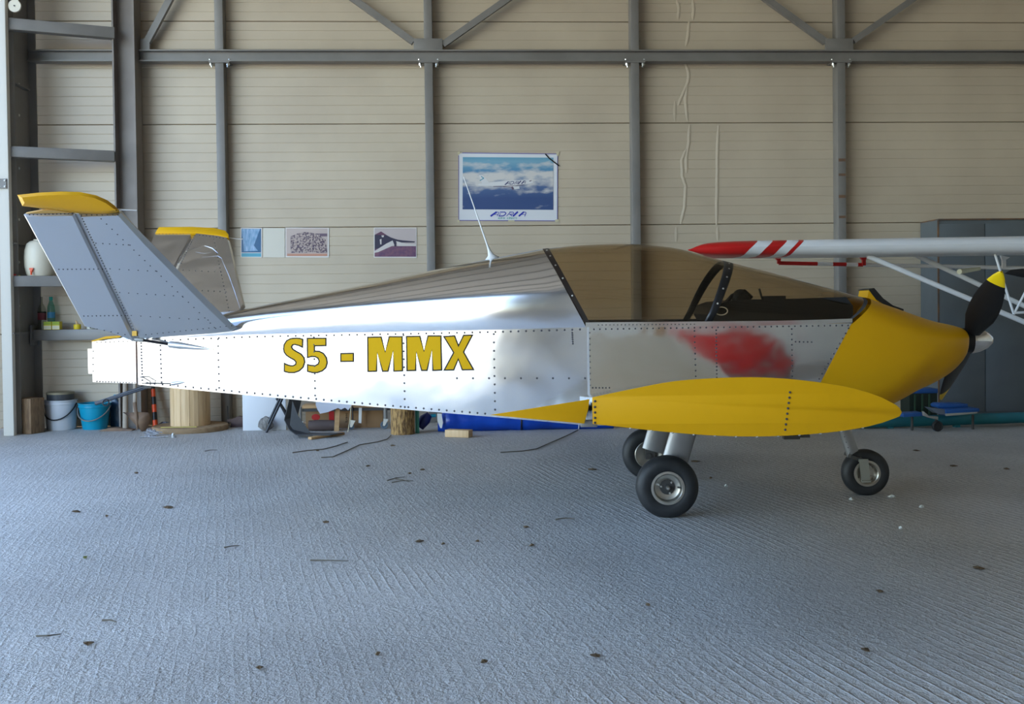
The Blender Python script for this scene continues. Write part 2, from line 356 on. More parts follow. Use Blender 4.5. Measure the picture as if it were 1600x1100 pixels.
# buckled creases in the sheet
creases = [[(1058, 0), (1062, 12), (1060, 30)], [(1083, 0), (1085, 14), (1083, 31)], [(1077, 33), (1076, 56), (1072, 72)], [(1071, 97), (1077, 115), (1076, 128), (1066, 150), (1060, 165)],
           [(1074, 130), (1072, 155), (1075, 190)], [(1055, 158), (1055, 190)], [(1078, 195), (1077, 222), (1073, 245), (1073, 270)], [(1073, 232), (1066, 250), (1067, 275), (1072, 290), (1070, 325), (1064, 350)],
           [(1123, 196), (1121, 250), (1121, 300), (1120, 352)], [(1057, 355), (1057, 378)], [(1122, 355), (1122, 376)]]
for c in creases:
    bb = MB(); P = []
    for i in range(len(c)-1):
        for t in (0, .33, .66): P.append((lerp(c[i][0], c[i+1][0], t)+random.uniform(-.4, .4), lerp(c[i][1], c[i+1][1], t)))
    P.append(c[-1]); n = len(P)
    rows = []
    for i, (px, py) in enumerate(P):
        k = 1.0 if 0 < i < n-1 else 0.35; hgt = 0.007*k*(0.8 if n < 5 else 1)
        rows.append([W(px-2.6*k-.8, py, 0.0), W(px-0.9, py, hgt*0.75), W(px+0.5, py, hgt), W(px+1.6*k+.5, py, 0.0)])
    bb.grid(rows); bb.build('panel_crease', M_WALL, wall, smooth=True, angle=60)
ce = MB().box(((XL+XR)/2, 1.6, HC+0.06), (XR-XL+0.6, 18.6, 0.12)).build('ceiling', M_CEIL, kind='structure')
ROOT['ceiling'] = Vector(ce.location)
for yy in (-5.5, -3.5, -1.5, 0.5, 2.5, 4.5, 6.5, 8.5): MB().box(((XL+XR)/2, yy, HC-0.08), (XR-XL, 0.09, 0.16)).build('purlin', M_STEEL, ce)
MB().box((XR+0.06, 1.6, HC/2), (0.12, 18.6, HC)).build('wall_right', M_INT, kind='structure')
MB().box(((XL+XR)/2, YF-0.06, HC/2), (XR-XL+0.4, 0.12, HC)).build('wall_front', M_INT, kind='structure')
MB().box((XL-0.06, 1.2, 5.35+(HC-5.35)/2), (0.12, 17.8, HC-5.35)).box((XL-0.06, 9.2, 2.675), (0.12, 0.9, 5.35)).box((XL-0.06, -5.9, 2.675), (0.12, 2.2, 5.35)).build('wall_left', M_INT, kind='structure')

# ------------------------------------------------------------------ steel frame
def upright(px, py, off): p = W(px, py, off); return Vector((p.x, p.y, 0))
Z95 = W(800, 97, 0.16).z; Z76 = W(800, 77.5, 0.16).z
names = ['slim grey steel post on the cream wall behind the aircraft tail', 'slim grey steel post on the cream wall between the small prints and the airliner poster',
         'slim grey steel post on the cream wall seen through the bronze canopy', 'slim grey steel post with rust patches behind the red striped wing tip']
upn = ['short grey post above the rail, first from the big column', 'short grey post rising from the gusset plate above the small prints', 'short grey post above the rail with no gusset plate, right of the poster', 'short grey post rising from the gusset plate above the striped wing']
for i, px in enumerate((346, 670.4, 991, 1311)):
    p = upright(px, 150, 0.07)
    e = empty('wall_post', p, names[i], 'post', 'posts below the rail')
    MB().obox(p+AZ*Z95/2, WT, WN, AZ, (0.082, 0.14, Z95)).build('shaft', M_STEEL, e, bevel=0.004)
    MB().obox(p+AZ*(Z95+0.004)-WN*0.01, WT, WN, AZ, (0.20, 0.15, 0.012)).build('top_plate', M_STEEL, e)
    for s in (-1, 1):
        q = p + WT*(0.085*s) - WN*0.055
        MB().lathe([(0.0, -0.045), (0.008, -0.045), (0.008, -0.025), (0.017, -0.025), (0.017, -0.006), (0.009, -0.006), (0.009, 0.04)], q+AZ*Z95, (0.25*s, 0, 1), n=8).build('bolt', M_ZINC, e)
    if i == 3:
        for py, hh in ((250, 5), (273, 4), (307, 5), (339, 4)):
            c = V(p-WN*0.0705, px, py); MB().obox(Vector((p.x, p.y, c.z))-WN*0.0695, WT, WN, AZ, (0.07, 0.004, hh*0.006)).build('rust_patch', M_RUST, e)
    q = upright(px, 40, 0.07); MB().obox(Vector((p.x, p.y, (Z76+HC)/2)), WT, WN, AZ, (0.082, 0.14, HC-Z76)).build('wall_post', M_STEEL, bevel=0.004, label=upn[i], cat='post', group='posts above the rail')
def ibeam(name, a, b, z0, z1, dep, m, **kw):
    bb = MB(); a, b = Vector(a), Vector(b)
    for z in (z0+0.006, z1-0.006): bb.beam(Vector((a.x, a.y, z)), Vector((b.x, b.y, z)), 0.012, dep, WN)
    bb.beam(Vector((a.x, a.y, (z0+z1)/2)), Vector((b.x, b.y, (z0+z1)/2)), z1-z0-0.012, 0.012, WN)
    return bb.build(name, m, **kw)
ibeam('wall_rail', upright(219, 85, 0.1), base+WT*10.3-WN*0.1, Z95-0.0+0.01, Z76, 0.12, M_STEEL, label='long grey I-beam rail running across the cream wall above the poster', cat='beam')
ibeam('wall_rail', upright(46, 85, 0.1), upright(178, 85, 0.1), Z95+0.01, Z76, 0.12, M_STEEL, label='short grey I-beam rail between the corner column and the big column', cat='beam')
for px, lab in ((669, 'grey gusset plate on the rail above the small prints and poster'), (1311, 'grey gusset plate on the rail above the red striped wing')):
    p = upright(px, 69, 0.135); zt = W(px, 60, 0.15).z
    MB().obox(Vector((p.x, p.y, (zt+Z76)/2)), WT, WN, AZ, (0.285, 0.03, zt-Z76)).build('gusset_plate', M_STEEL, bevel=0.003, label=lab, cat='plate', group='gusset plates on the rail')
p = upright(227, 69, 0.12); MB().obox(Vector((p.x, p.y, (W(227, 61, .12).z+Z76)/2)), WT, WN, AZ, (0.09, 0.03, W(227, 61, .12).z-Z76)).build('gusset_plate', M_STEEL, label='small grey gusset plate beside the big column', cat='plate', group='gusset plates on the rail')
for a, c, lab in (((646, 66), (557, 2), 'diagonal grey brace rising towards the tail from the gusset above the small prints'), ((692, 70), (787, 3), 'diagonal grey brace rising from the gusset above the poster towards the nose'),
             ((1290, 66), (1203, 3), 'diagonal grey brace rising towards the poster from the gusset above the striped wing'), ((1333, 64), (1422, 2), 'diagonal grey brace rising away from the poster above the striped wing'),
             ((230, 66), (264, 2), 'diagonal grey brace rising from the foot plate beside the big column')):
    A, C = W(*a, 0.115), W(*c, 0.115); C = C + (C-A)*1.6
    MB().beam(A, C, 0.062, 0.05, WN).build('diagonal_brace', M_STEEL, label=lab, cat='brace', group='diagonal braces above the rail')
# big H column
pl, pr_ = upright(177.5, 150, 0.26), upright(210, 150, 0.26)
e = empty('steel_column', (pl+pr_)/2, 'big brown-grey steel H-column behind the near tail fin', 'column')
for q in (pl, pr_): MB().obox(q+WN*0.105+AZ*HC/2, WT, WN, AZ, (0.016, 0.21, HC)).build('flange', mat('brown_grey_steel', (0.17, 0.14, 0.12), 0.5, col2=(0.22, 0.19, 0.165), nscale=3), e)
MB().obox((pl+pr_)/2+WN*0.11+AZ*HC/2, WT, WN, AZ, ((pr_-pl).length, 0.012, HC)).build('web', MATS['brown_grey_steel'], e)
# corner column and jamb
cx = upright(14, 440, 0.5).x + 0.035
e = empty('steel_column', upright(20, 440, 0.3), 'bluish grey steel corner column beside the cream door jamb', 'column')
for off, w in ((0.52, 0.13), (0.08, 0.13)):
    c = base - WN*off; c = c + WT*((cx-c.x)/WT.x); MB().obox(Vector((c.x, c.y, HC/2)), WT, WN, AZ, (w, 0.016, HC)).build('flange', M_STEEL2, e)
c = base - WN*0.30; c = c + WT*((cx-c.x)/WT.x); MB().obox(Vector((c.x, c.y, HC/2)), WT, WN, AZ, (0.012, 0.44, HC)).build('web', M_STEEL, e)
for py in (132, 180, 263, 343, 410, 478, 505):
    q = hit(29, py, (cx+0.007, 0, 0), Vector((1, 0, 0))); MB().lathe([(0.013, 0), (0.013, 0.008), (0.0, 0.009)], q, (1, 0, 0), n=8).build('bolt', M_ZINC, e)
for py in (135, 382, 520):
    q = hit(28, py, (cx+0.007, 0, 0), Vector((1, 0, 0))); MB().box((cx+0.03, q.y-0.02, q.z), (0.055, 0.36, 0.012), rz=WS).build('stiffener', M_STEEL2, e)
q = W(11, 440, 0.62); MB().box((q.x, q.y, HC/2), (0.098, 0.06, HC)).build('door_1', M_LEAF, kind='structure', bevel=0.006)['label'] = 'cream door jamb at the corner of the hangar'
q = W(3, 287, 0.66); e = empty('hinge_plate', Vector(q), 'grey riveted hinge plate on the cream door jamb', 'hinge')
MB().obox(q, WT, WN, AZ, (0.085, 0.02, 0.09)).build('plate', M_STEEL2, e)
for dx in (-0.02, 0.03):
    for dz in (-0.028, 0.028): MB().lathe([(0.009, 0), (0.008, 0.006), (0, 0.008)], q-WN*0.01+WT*dx+AZ*dz, -WN, n=8).build('rivet', M_ZINC, e)
q = W(24, 10, 0.60); e = empty('door_roller', q-AZ*0.06, 'round white roller disc at the top of the corner column', 'roller')
MB().lathe([(0, 0), (0.057, 0), (0.057, 0.02), (0.0, 0.02)], q, -WN, n=28).build('disc', M_KEG, e, smooth=True); MB().lathe([(0.006, 0.018), (0.006, 0.03), (0, 0.03)], q, -WN, n=8).build('axle', M_DARK, e)
MB().beam(q+AZ*0.03+WN*0.01, q+AZ*0.4+WN*0.01, 0.05, 0.015, WN).build('hanger', M_KEG, e)
# cross rails between jamb and column
for i, (l0, l1, r0, r1) in enumerate(((29, 47, 45, 62), (229, 246, 237, 253), (431, 448, 431, 448))):
    lab = ['highest grey box rail from the corner column to the big column', 'middle grey box rail from the corner column to the big column', 'grey box rail carrying the white plastic keg'][i]
    A = (W(9 + 5.5*i, l0, 0.56)+W(9 + 5.5*i, l1, 0.56))/2; Bz = (W(179, r0, 0.25)+W(179, r1, 0.25))/2; hh = (W(9, l0, .56)-W(9, l1, .56)).length
    MB().beam(A, Vector((Bz.x, Bz.y, (A.z+Bz.z)/2)), hh, 0.10, WN).build('cross_rail', M_STEEL2, bevel=0.006, label=lab, cat='rail', group='rails between the left columns')
    if i == 2: SHELF_TOP = A.z + hh/2; SHELF_A, SHELF_B = A, Bz
A, Bz = W(57, 523.5, 0.12), W(330, 521, 0.12); hh = 0.105
e = empty('cross_rail', Vector((A.x, A.y, A.z-hh/2)), 'low grey box rail carrying the bottles and yellow boxes', 'rail', 'rails between the left columns')
MB().beam(A, Vector((Bz.x, Bz.y, A.z)), hh, 0.16, WN).build('bar', M_STEEL2, e, bevel=0.006)
MB().obox(A-WT*0.014, WT, WN, AZ, (0.02, 0.19, 0.20)).build('end_plate', M_STEEL2, bpy.data.objects['steel_column.001'])
SH2 = A.z + hh/2

# ================================================================== THE AIRCRAFT
PLANE = empty('light_aircraft', AO, 'polished metal light aircraft with yellow nose, yellow wing tips and V-tail', 'aircraft', local=True, rz=-AT)
HW = 0.50
XS = L(918, 511, -HW).x
XT = L(218, 560, -0.03).x
SA, SB = Vector((XT, -0.03, 0)), Vector((XS, -HW, 0))
SN = Vector((-(SB-SA).y*-1, 0, 0)); _d = (SB-SA).normalized(); SN = Vector((_d.y, -_d.x, 0))      # outward (towards -y)
def Ls(px, py, out=0.0): return Lplane(px, py, SA + SN*out, SN)
def hw(x): return 0.03 + (HW-0.03)*(x-XT)/(XS-XT) if x < XS else HW
RAIL = [(218, 530), (300, 526.5), (398, 522.7), (560, 519.5), (760, 515.5), (918, 511)]
BOT = [(216, 600.5), (340, 612.5), (560, 633), (760, 650), (921, 664.5)]
RIDGE = [(222, 527), (290, 509), (365, 487), (400, 479.5), (600, 439), (700, 418), (848, 390)]
CTOP = [(848, 390), (900, 384.5), (940, 382.2), (985, 381.5), (1020, 384), (1058, 389), (1130, 408.5), (1205, 427), (1300, 453), (1341, 464.6)]
CRAIL = [(915, 506), (1100, 504.5), (1235, 503), (1332, 500)]
def strip(pts, n): xs = [lerp(pts[0][0], pts[-1][0], i/(n-1)) for i in range(n)]; return [(x, interp(pts, x)) for x in xs]
near_mirror = lambda p: Vector((p.x, -p.y, p.z))
outl = [Ls(*q) for q in strip(RAIL, 14)] + [Ls(*q) for q in reversed(strip(BOT, 8))]
MB().prism(outl, -SN*0.004).build('side_panel', M_AL, PLANE)['label'] = 'bright polished rear side panel carrying the registration'
MB().prism([near_mirror(p) for p in outl], near_mirror(-SN*0.004)).build('side_panel', M_AL, PLANE)
fwd = [L(918.5, 511, -HW), L(1100, 509, -HW), L(1331, 505, -HW), L(1329, 508, -HW), L(1283, 596, -HW), L(1262, 650, -HW), L(1200, 662, -HW), L(922, 664.5, -HW)]
MB().prism(fwd, (0, 0.004, 0)).build('cabin_side_panel', M_ALF, PLANE)['label'] = 'grey polished cabin side panel below the canopy'
MB().prism([near_mirror(p) for p in fwd], (0, -0.004, 0)).build('cabin_side_panel', M_ALF, PLANE)
bl = [Ls(*q) for q in strip(BOT, 6)] + [L(1200, 662, -HW), L(1262, 650, -HW)]
MB().grid([[p, near_mirror(p)] for p in bl]).build('belly_panel', M_AL, PLANE, solid=0.004)
def dome(P, T, n=13, full=True, k=1.0, amax=90.0, ex=0.72):
    out = []
    for i in range(-n, n+1):
        a = math.radians(amax*(1-abs(i)/n)); s = math.sin(a); c = math.cos(a); c = c**ex; s = s**ex
        y = P.y*c*k; out.append(Vector((lerp(P.x, T.x, s), y if i < 0 else -y, P.z+(T.z-P.z)*s*k)))
    return out
rows = []
for i in range(29):
    t = i/28; xr = lerp(220, 915.5, t); xt = lerp(224, 848.5, t)
    rows.append(dome(Ls(xr, interp(RAIL, xr)), L(xt, interp(RIDGE, xt, False), 0)))
MB().grid(rows).build('rear_deck', M_ALD, PLANE, smooth=True, angle=60)['label'] = 'rounded polished rear deck behind the canopy'
def canopy_row(t, k=1.0):
    xr = lerp(915, 1330, t); xt = lerp(848, 1341, t)
    w = HW - 0.03*max(0, (t-0.6)/0.4)
    return dome(L(xr, interp(CRAIL, xr), -w), L(xt, interp(CTOP, xt), 0), k=k, ex=0.72+0.2*min(1, t/.3))
can = MB().grid([canopy_row(i/40) for i in range(41)]).build('canopy', M_CANOPY, PLANE, smooth=True, angle=60)
can['label'] = 'bronze tinted bubble canopy'
MB().grid([canopy_row(t, 1.004) for t in (0.0, 0.006, 0.012, 0.018)]).build('canopy_rear_frame', mat('brown_black_frame', (0.022, 0.014, 0.010), 0.4), can, smooth=True)
def bow_row(t0, t1, k):
    A_, B_ = canopy_row(t0, k), canopy_row(t1, k); n = len(A_); out = []
    for i in range(n):
        f = 1-abs(i-(n-1)/2)/((n-1)/2); f = math.sin(math.radians(90*f))**0.72; out.append(lerp(A_[i], B_[i], f))
    return out
MB().grid([bow_row(t, t+0.118, 0.993) for t in (0.445, 0.455, 0.465, 0.474)]).build('canopy_bow', M_BLACK, can, smooth=True, solid=0.008)
MB().grid([canopy_row(t, 1.003) for t in (0.988, 0.994, 1.0)]).build('canopy_front_frame', M_MAT, can, smooth=True)
bow = []
for t, ks in ((0.009, 1.006), (0.462, 1.002)):
    r = canopy_row(t, ks) if t < .1 else bow_row(t, t+0.118, ks)
    for i in (2, 4, 6, 8, 10): bow.append((r[i], Vector((0, r[i].y, r[i].z-1.05))))
rivets('screw_heads', can, bow, 0.006, 0.003, M_ZINC)
rl = strip(CRAIL, 12)
b = MB(); b.prism([L(x, y-2.2, -HW-0.004) for x, y in rl] + [L(x, y+6.5-2.5*(i/11), -HW-0.004) for i, (x, y) in reversed(list(enumerate(rl)))], (0, 0.012, 0)); b.build('canopy_rail', M_AL, PLANE)
far = [near_mirror(L(x, y-2.2, -HW-0.004)) for x, y in rl] + [near_mirror(L(x, y+5, -HW-0.004)) for x, y in reversed(rl)]
MB().prism(far, (0, -0.012, 0)).build('canopy_rail', M_ALF, PLANE)
MB().prism([Ls(917, 511, .002), Ls(920.5, 511, .002), Ls(922.5, 664, .002), Ls(918.5, 664, .002)], (0, -0.003, 0)).build('seam_strip', M_LEG, PLANE)
# cockpit inside: black glareshield and headset
gz = [(1118, 503), (1112, 492), (1118, 477), (1135, 471), (1170, 468), (1250, 466.5), (1322, 464), (1333, 478), (1333, 505)]
gs = [L(x, y, -0.40) for x, y in gz]
MB().prism(gs, (0, 0.80, 0)).build('instrument_panel', M_COCK, PLANE)
hs = L(1158, 466, -0.32)
b = MB(); b.lathe([(0, -0.05), (0.035, -0.045), (0.05, -0.02), (0.05, 0.02), (0.035, 0.04), (0, 0.045)], hs, (0, 1, 0.2), n=16); b.tube([hs+Vector((-0.09, 0, -0.03)), hs+Vector((-0.05, 0, 0.015)), hs+Vector((0.02, 0, 0.04)), hs+Vector((0.06, 0, 0.0))], 0.012, 8)
b.build('headset', M_COCK, PLANE, smooth=True)
cp = L(1192, 466, -0.3); MB().tube([cp+Vector((0.0, 0, -0.02)), cp+Vector((-0.02, 0, 0.055))], 0.006, 6).box(cp+Vector((0.06, 0, 0.0)), (0.12, 0.08, 0.025)).build('panel_stalk', M_COCK, PLANE)
vc = L(1128, 486, -HW-0.004); vb = MB(); 
vring = [vc+Vector((0.034*math.cos(a), 0.02, 0.022*math.sin(a))) for a in [2*math.pi*i/24 for i in range(25)]]
vb.tube(vring, 0.003, 6, cap=False); vb.build('vent_ring', M_WHITE, can, smooth=True)
# cowl
def sect(x_at, w, zb, zr, zt, r, ex=0.72):
    pts = []; hb = [(0, zb)]
    for i in range(5):
        t = i/4; hb.append((lerp(0, w-r, t), zb)) if i else None
    for i in range(1, 9): a = math.radians(-90+90*i/8); hb.append((w-r+r*math.cos(a), zb+r+r*math.sin(a)))
    for i in range(1, 6): hb.append((w, lerp(zb+r, zr, i/5)))
    for i in range(1, 14): a = math.radians(90*i/13); hb.append((w*max(0, math.cos(a))**ex, zr+(zt-zr)*math.sin(a)**ex))
    half = [Vector((x_at(z), -y, z)) for y, z in hb]
    return half + [Vector((p.x, -p.y, p.z)) for p in reversed(half[1:-1])]
ct = L(1341, 464.6, 0); cs = L(1329, 508, -HW); cb = L(1283, 596, -HW)
zrear_b = L(1262, 650, -HW).z
xrear = lambda z: interp([(cb.z, cb.x), (cs.z, cs.x), (ct.z, ct.x)], z, False)
nose_t, nose_b = L(1494, 511.5, 0), L(1497, 556, 0)
xn = L(1502, 536, 0).x
TOPC = [(1341, 464.6), (1408, 483), (1462, 501.6), (1486, 508.5), (1494, 512)]; BOTC = [(1250, 652), (1330, 650), (1375, 640), (1401, 628), (1440, 607), (1468, 589), (1488, 570), (1497, 556)]
topz = [(L(x, y, 0).x, L(x, y, 0).z) for x, y in TOPC]; botz = [(L(x, y, -0.12).x, L(x, y, -0.12).z) for x, y in BOTC]
rows = []
NS = 26
for i in range(NS+1):
    t = i/NS; tt = 1-(1-t)**1.35
    xm = lerp(cs.x, xn-0.015, tt)
    # the section leans like the rear edge at t=0 and stands upright at the nose
    lean = (1-t)**1.2
    zt = interp(topz, lerp(ct.x, topz[-1][0], tt)); zb = interp(botz, lerp(L(1262, 650, 0).x, botz[-1][0], tt))
    w = HW*math.sqrt(max(0.0, 1-(tt*0.93)**3.2))*(1-0.25*tt) if tt < 1 else 0.10
    w = max(w, 0.14); zr = lerp(cs.z, 0.5*(zt+zb)+0.02, tt**1.3); zr = min(zr, zt-0.02)
    r = min(lerp(0.05, 0.30, min(1, tt*1.3)), w*0.96, (zr-zb)*0.96)
    rows.append(sect(lambda z, xm=xm, lean=lean: xm + lean*(xrear(z)-cs.x), w, zb, zr, zt, r, lerp(0.72, 1.0, min(1, tt*1.5))))
c0 = rows[-1]; cen = sum(c0, Vector())/len(c0)
for k, dx in ((0.93, 0.010), (0.80, 0.018), (0.5, 0.022), (0.02, 0.024)): rows.append([cen+(p-cen)*k+Vector((dx, 0, 0)) for p in c0])
cowl = MB().grid(rows, close=True).build('engine_cowl', M_YEL, PLANE, smooth=True, angle=50); cowl['label'] = 'rounded yellow engine cowl'
sc0 = L(1357, 471, 0.16); sc1 = L(1357, 452, 0.16); sc2 = L(1366, 450, 0.16); sc3 = L(1380, 466, 0.16); sc4 = L(1395, 477, 0.16); sc5 = L(1412, 483, 0.16)
sp0 = L(1353, 474, 0.16)
MB().prism([sc1, sc2, sc3, sc4, sc5, sc5-AZ*0.03, sc4-AZ*0.04, lerp(sc3, sc0, .45)-AZ*0.004], (0, 0.22, 0)).build('air_scoop', M_BLACK, PLANE)
MB().prism([sc1+Vector((.004, 0.005, -.006)), lerp(sc3, sc0, .45), sc4-AZ*0.03, sc4-AZ*0.10, sp0-AZ*0.07, sp0], (0, 0.20, 0)).build('scoop_cheek', M_YEL, PLANE)
# propeller
hub = Vector((xn+0.045, 0, 0.914))
pr = MB()
def blade(sg):
    d = Vector((0, -0.756*sg, 0.655*sg)).normalized(); tng = Vector((0, 0.655*sg, 0.756*sg)).normalized() if False else d.cross(Vector((1, 0, 0))).normalized()
    rows = []; col = []
    st = [(0.0, 0.075, 75), (0.06, 0.085, 72), (0.12, 0.115, 68), (0.20, 0.158, 63), (0.28, 0.168, 59), (0.36, 0.160, 56), (0.44, 0.136, 54), (0.50, 0.106, 52), (0.555, 0.066, 51), (0.585, 0.036, 50), (0.597, 0.012, 50)]
    for r, c, ang in st:
        a = math.radians(ang); cdir = Vector((math.sin(a), 0, 0)) - tng*math.cos(a); nd = cdir.cross(d).normalized(); th = 0.016*(1-r/0.75)+0.004 if r > .08 else 0.022
        ring = []
        for k in range(12):
            q = 2*math.pi*k/12; ring.append(hub + d*r + cdir*(c/2*math.cos(q)) + nd*(th*math.sin(q)))
        rows.append(ring)
    return rows
pp = None
for sg in (1, -1):
    R = blade(sg)
    o = MB().grid(R[:8], close=True).build('propeller_blade', M_BLACK, PLANE, smooth=True, angle=60)
    MB().grid(R[7:], close=True).build('blade_tip', mat('yellow_tip', (0.80, 0.55, 0.005), 0.4), o, smooth=True, angle=60) if True else None
    # keep the tip just proud of the black blade
MB().lathe([(0.0, -0.06), (0.075, -0.06), (0.075, 0.02), (0.0, 0.02)], hub, (1, 0, 0), n=24).build('propeller_hub', M_BLACK, PLANE, smooth=True)
MB().lathe([(0.078, 0.02), (0.078, 0.03), (0.070, 0.07), (0.050, 0.115), (0.022, 0.145), (0.0, 0.15)], hub-Vector((0.012, 0, 0)), (1, 0, 0), n=32).build('spinner', M_CHROME, PLANE, smooth=True)
# wings
TY = -2.93
UP = [(925.3, 621), (984, 608.7), (1052, 596), (1116, 591), (1180, 589.5), (1237.5, 592.5), (1305, 601), (1350, 611), (1378, 621), (1398, 631), (1406, 638), (1409.6, 645)]
LO = [(926, 662.7), (967.5, 667), (1035, 674.5), (1102.5, 680), (1170, 682.3), (1237.5, 680.5), (1305, 675), (1350, 668), (1380, 660.5), (1398, 654), (1406, 650)]
tipU = [L(x, interp(UP, x), TY) for x in [lerp(925.3, 1400, (i/22)**1) for i in range(23)]] + [L(1406, 637.5, TY), L(1409.6, 644.5, TY)]
tipL = [L(x, interp(LO, x), TY) for x in [lerp(926, 1400, i/22) for i in range(23)]] + [L(1406, 650.5, TY)]
ring = tipU + list(reversed(tipL))
aile = [L(765.5, 648.5, TY), L(921, 624, TY), L(919, 640, TY), L(913, 662, TY), L(840, 655.5, TY)]
DIH = math.tan(math.radians(5.0))
def span(p, y, s=1): q = Vector((p.x, y, p.z - DIH*(abs(TY)-abs(y)))); return q if s > 0 else Vector((q.x, -q.y, q.z))
for s in (1, -1):
    wr = [[span(p, y, s) for p in ring] for y in (TY+0.004, -2.2, -1.4, -0.46)]
    w = MB().grid(wr, close=True).poly([span(p, -0.46, s) for p in ring]).build('wing', M_ALF, PLANE, smooth=True, angle=40)
    w['label'] = 'low metal wing with yellow end plate'
    tp = MB().prism([span(p, TY, s) for p in ring], (0, 0.008*s, 0)).build('wing_tip_plate', M_YEL, w, bevel=0.002)
    ai = MB().grid([[span(p, y, s)-AZ*(0.06 if y > -1 else 0) for p in aile] for y in (TY+0.006, -0.56)], close=True).poly([span(p, -0.56, s)-AZ*.06 for p in aile]).build('aileron', M_ALF, PLANE)
    MB().prism([span(p, TY, s) for p in aile], (0, 0.008*s, 0)).build('aileron_end_plate', M_YEL, ai, bevel=0.0015)
    if s > 0:
        lst = [(L(929.5, y, TY-.001), (0, -1, 0)) for y in (627, 636, 644.5, 653, 660.5)] + [(L(lerp(1234.5, 1227, i/7), lerp(613, 671.5, i/7), TY-.001), (0, -1, 0)) for i in range(8)]
        rivets('plate_rivets', w, lst, 0.0042, 0.002)
        lst = [(L(x, interp(LO, x)+0.4, TY), (0, -.4, -1)) for x in range(985, 1380, 33)]
        rivets('edge_rivets', w, lst, 0.004, 0.002, M_ZINC)
        hb = L(920, 660, TY+.05); MB().box(hb+Vector((0.0, 0, -0.003)), (0.055, 0.03, 0.022)).build('aileron_hinge', M_LEG, w, bevel=0.003)
# undercarriage
def wheel(c, R, wdt, side, rimr, name, lab=None):
    o = MB().lathe([(rimr, -wdt*.40), (rimr+0.012, -wdt*.46), (lerp(rimr, R, .45), -wdt*.5), (lerp(rimr, R, .75), -wdt*.46), (R*.965, -wdt*.34), (R*.995, -wdt*.22), (R, -wdt*.12), (R*.992, -wdt*.11), (R*.992, -wdt*.09), (R, -wdt*.08), (R, wdt*.08), (R*.992, wdt*.09), (R*.992, wdt*.11), (R, wdt*.12), (R*.995, wdt*.22), (R*.965, wdt*.34), (lerp(rimr, R, .75), wdt*.46), (lerp(rimr, R, .45), wdt*.5), (rimr+.012, wdt*.46), (rimr, wdt*.40)], c, (0, side, 0), n=48).build(name, M_RUB, PLANE, smooth=True, angle=50)
    MB().lathe([(rimr+.008, wdt*.46), (rimr+.008, wdt*.485), (rimr-.004, wdt*.49), (rimr-.010, wdt*.44), (rimr-.014, wdt*.20), (0.05, wdt*.14), (0.0, wdt*.14)], c, (0, side, 0), n=40).lathe([(rimr+.008, -wdt*.46), (rimr+.004, -wdt*.49), (rimr-.012, -wdt*.40), (0.0, -wdt*.3)], c, (0, side, 0), n=40).build('wheel_rim', M_RIM, o, smooth=True, angle=40)
    return o
WR = 0.168
wn_ = tol(G(1041, 806.5)); ly0 = wn_.y
wx = L(1042, 760, ly0).x
for s in (1, -1):
    c = Vector((wx + (0 if s > 0 else 0.0), ly0*s, WR-0.006)); o = wheel(c, WR, 0.125, -s, 0.082, 'main_wheel')
    MB().lathe([(0.040, 0.015), (0.040, 0.028), (0.016, 0.030), (0.016, 0.042), (0.009, 0.043), (0.009, 0.062), (0.0, 0.064)], c, (0, -s, 0), n=16).build('axle_hub', M_DARK, o, smooth=True)
    for k in range(3):
        a = 2*math.pi*k/3+0.9; MB().lathe([(0.006, 0.02), (0.006, 0.036), (0, 0.037)], c+Vector((0.034*math.cos(a), 0, 0.034*math.sin(a))), (0, -s, 0), n=8).build('wheel_bolt', M_ZINC, o)
    MB().lathe([(0.010, 0.04), (0.010, 0.066), (0.005, 0.074), (0, 0.075)], c, (0, -s, 0), n=10).build('axle_nut', M_ZINC, o, smooth=True)
    MB().tube([c+Vector((0.055, -0.03*s, 0.0)), c+Vector((0.074, -0.052*s, 0.0))], 0.005, 6).build('tyre_valve', M_DARK, o)
    t = c+Vector((0.135, 0.085*s, 0.40)); lo = c+Vector((0.025, 0.085*s, 0.03)); ax_ = (t-lo).normalized(); ch = Vector((1, 0, 0)) - ax_*ax_.x; ch.normalize(); nrm = ch.cross(ax_)
    rows = []
    for q in (lo, t):
        rows.append([q + ch*(0.072*math.cos(a)) + nrm*(0.022*math.sin(a)) for a in [2*math.pi*k/16 for k in range(16)]])
    lg = MB().grid(rows, close=True).poly(rows[0]).poly(rows[1]).build('main_gear_leg', M_LEG, PLANE, smooth=True, angle=70)
    rivets('leg_rivets', lg, [(lerp(lo, t, k/9)-ch*0.046-nrm*0.0135*(1 if nrm.y > 0 else -1), (-.3, -1, 0)) for k in range(1, 9)], 0.003, 0.002)
    MB().tube([c, c+Vector((0, 0.10*s, 0.0))], 0.016, 10).box(c+Vector((0.01, 0.075*s, 0.02)), (0.06, 0.03, 0.09)).build('axle', M_DARK, PLANE)
ng = tol(G(1352, 772.5)); nr = 0.1375
nc = Vector((ng.x, 0, nr-.004)); nc.x = L(1351.5, 738, 0).x
o = wheel(nc, nr, 0.10, -1, 0.070, 'nose_wheel')
ft = L(1320, 672, 0); fb = L(1334, 714, 0)
fb2 = fb + (fb-ft)*0.0
d_ = (fb-ft).normalized(); tt_ = ft - d_*0.35
chn = Vector((1, 0, 0)) - d_*d_.x; chn.normalize(); nn_ = chn.cross(d_)
rows = [[q + chn*(0.038*math.cos(a)) + nn_*(0.024*math.sin(a)) for a in [2*math.pi*k/14 for k in range(14)]] for q in (tt_, fb)]
ngl = MB().grid(rows, close=True).poly(rows[1]).build('nose_gear_leg', M_LEG, PLANE, smooth=True, angle=70)
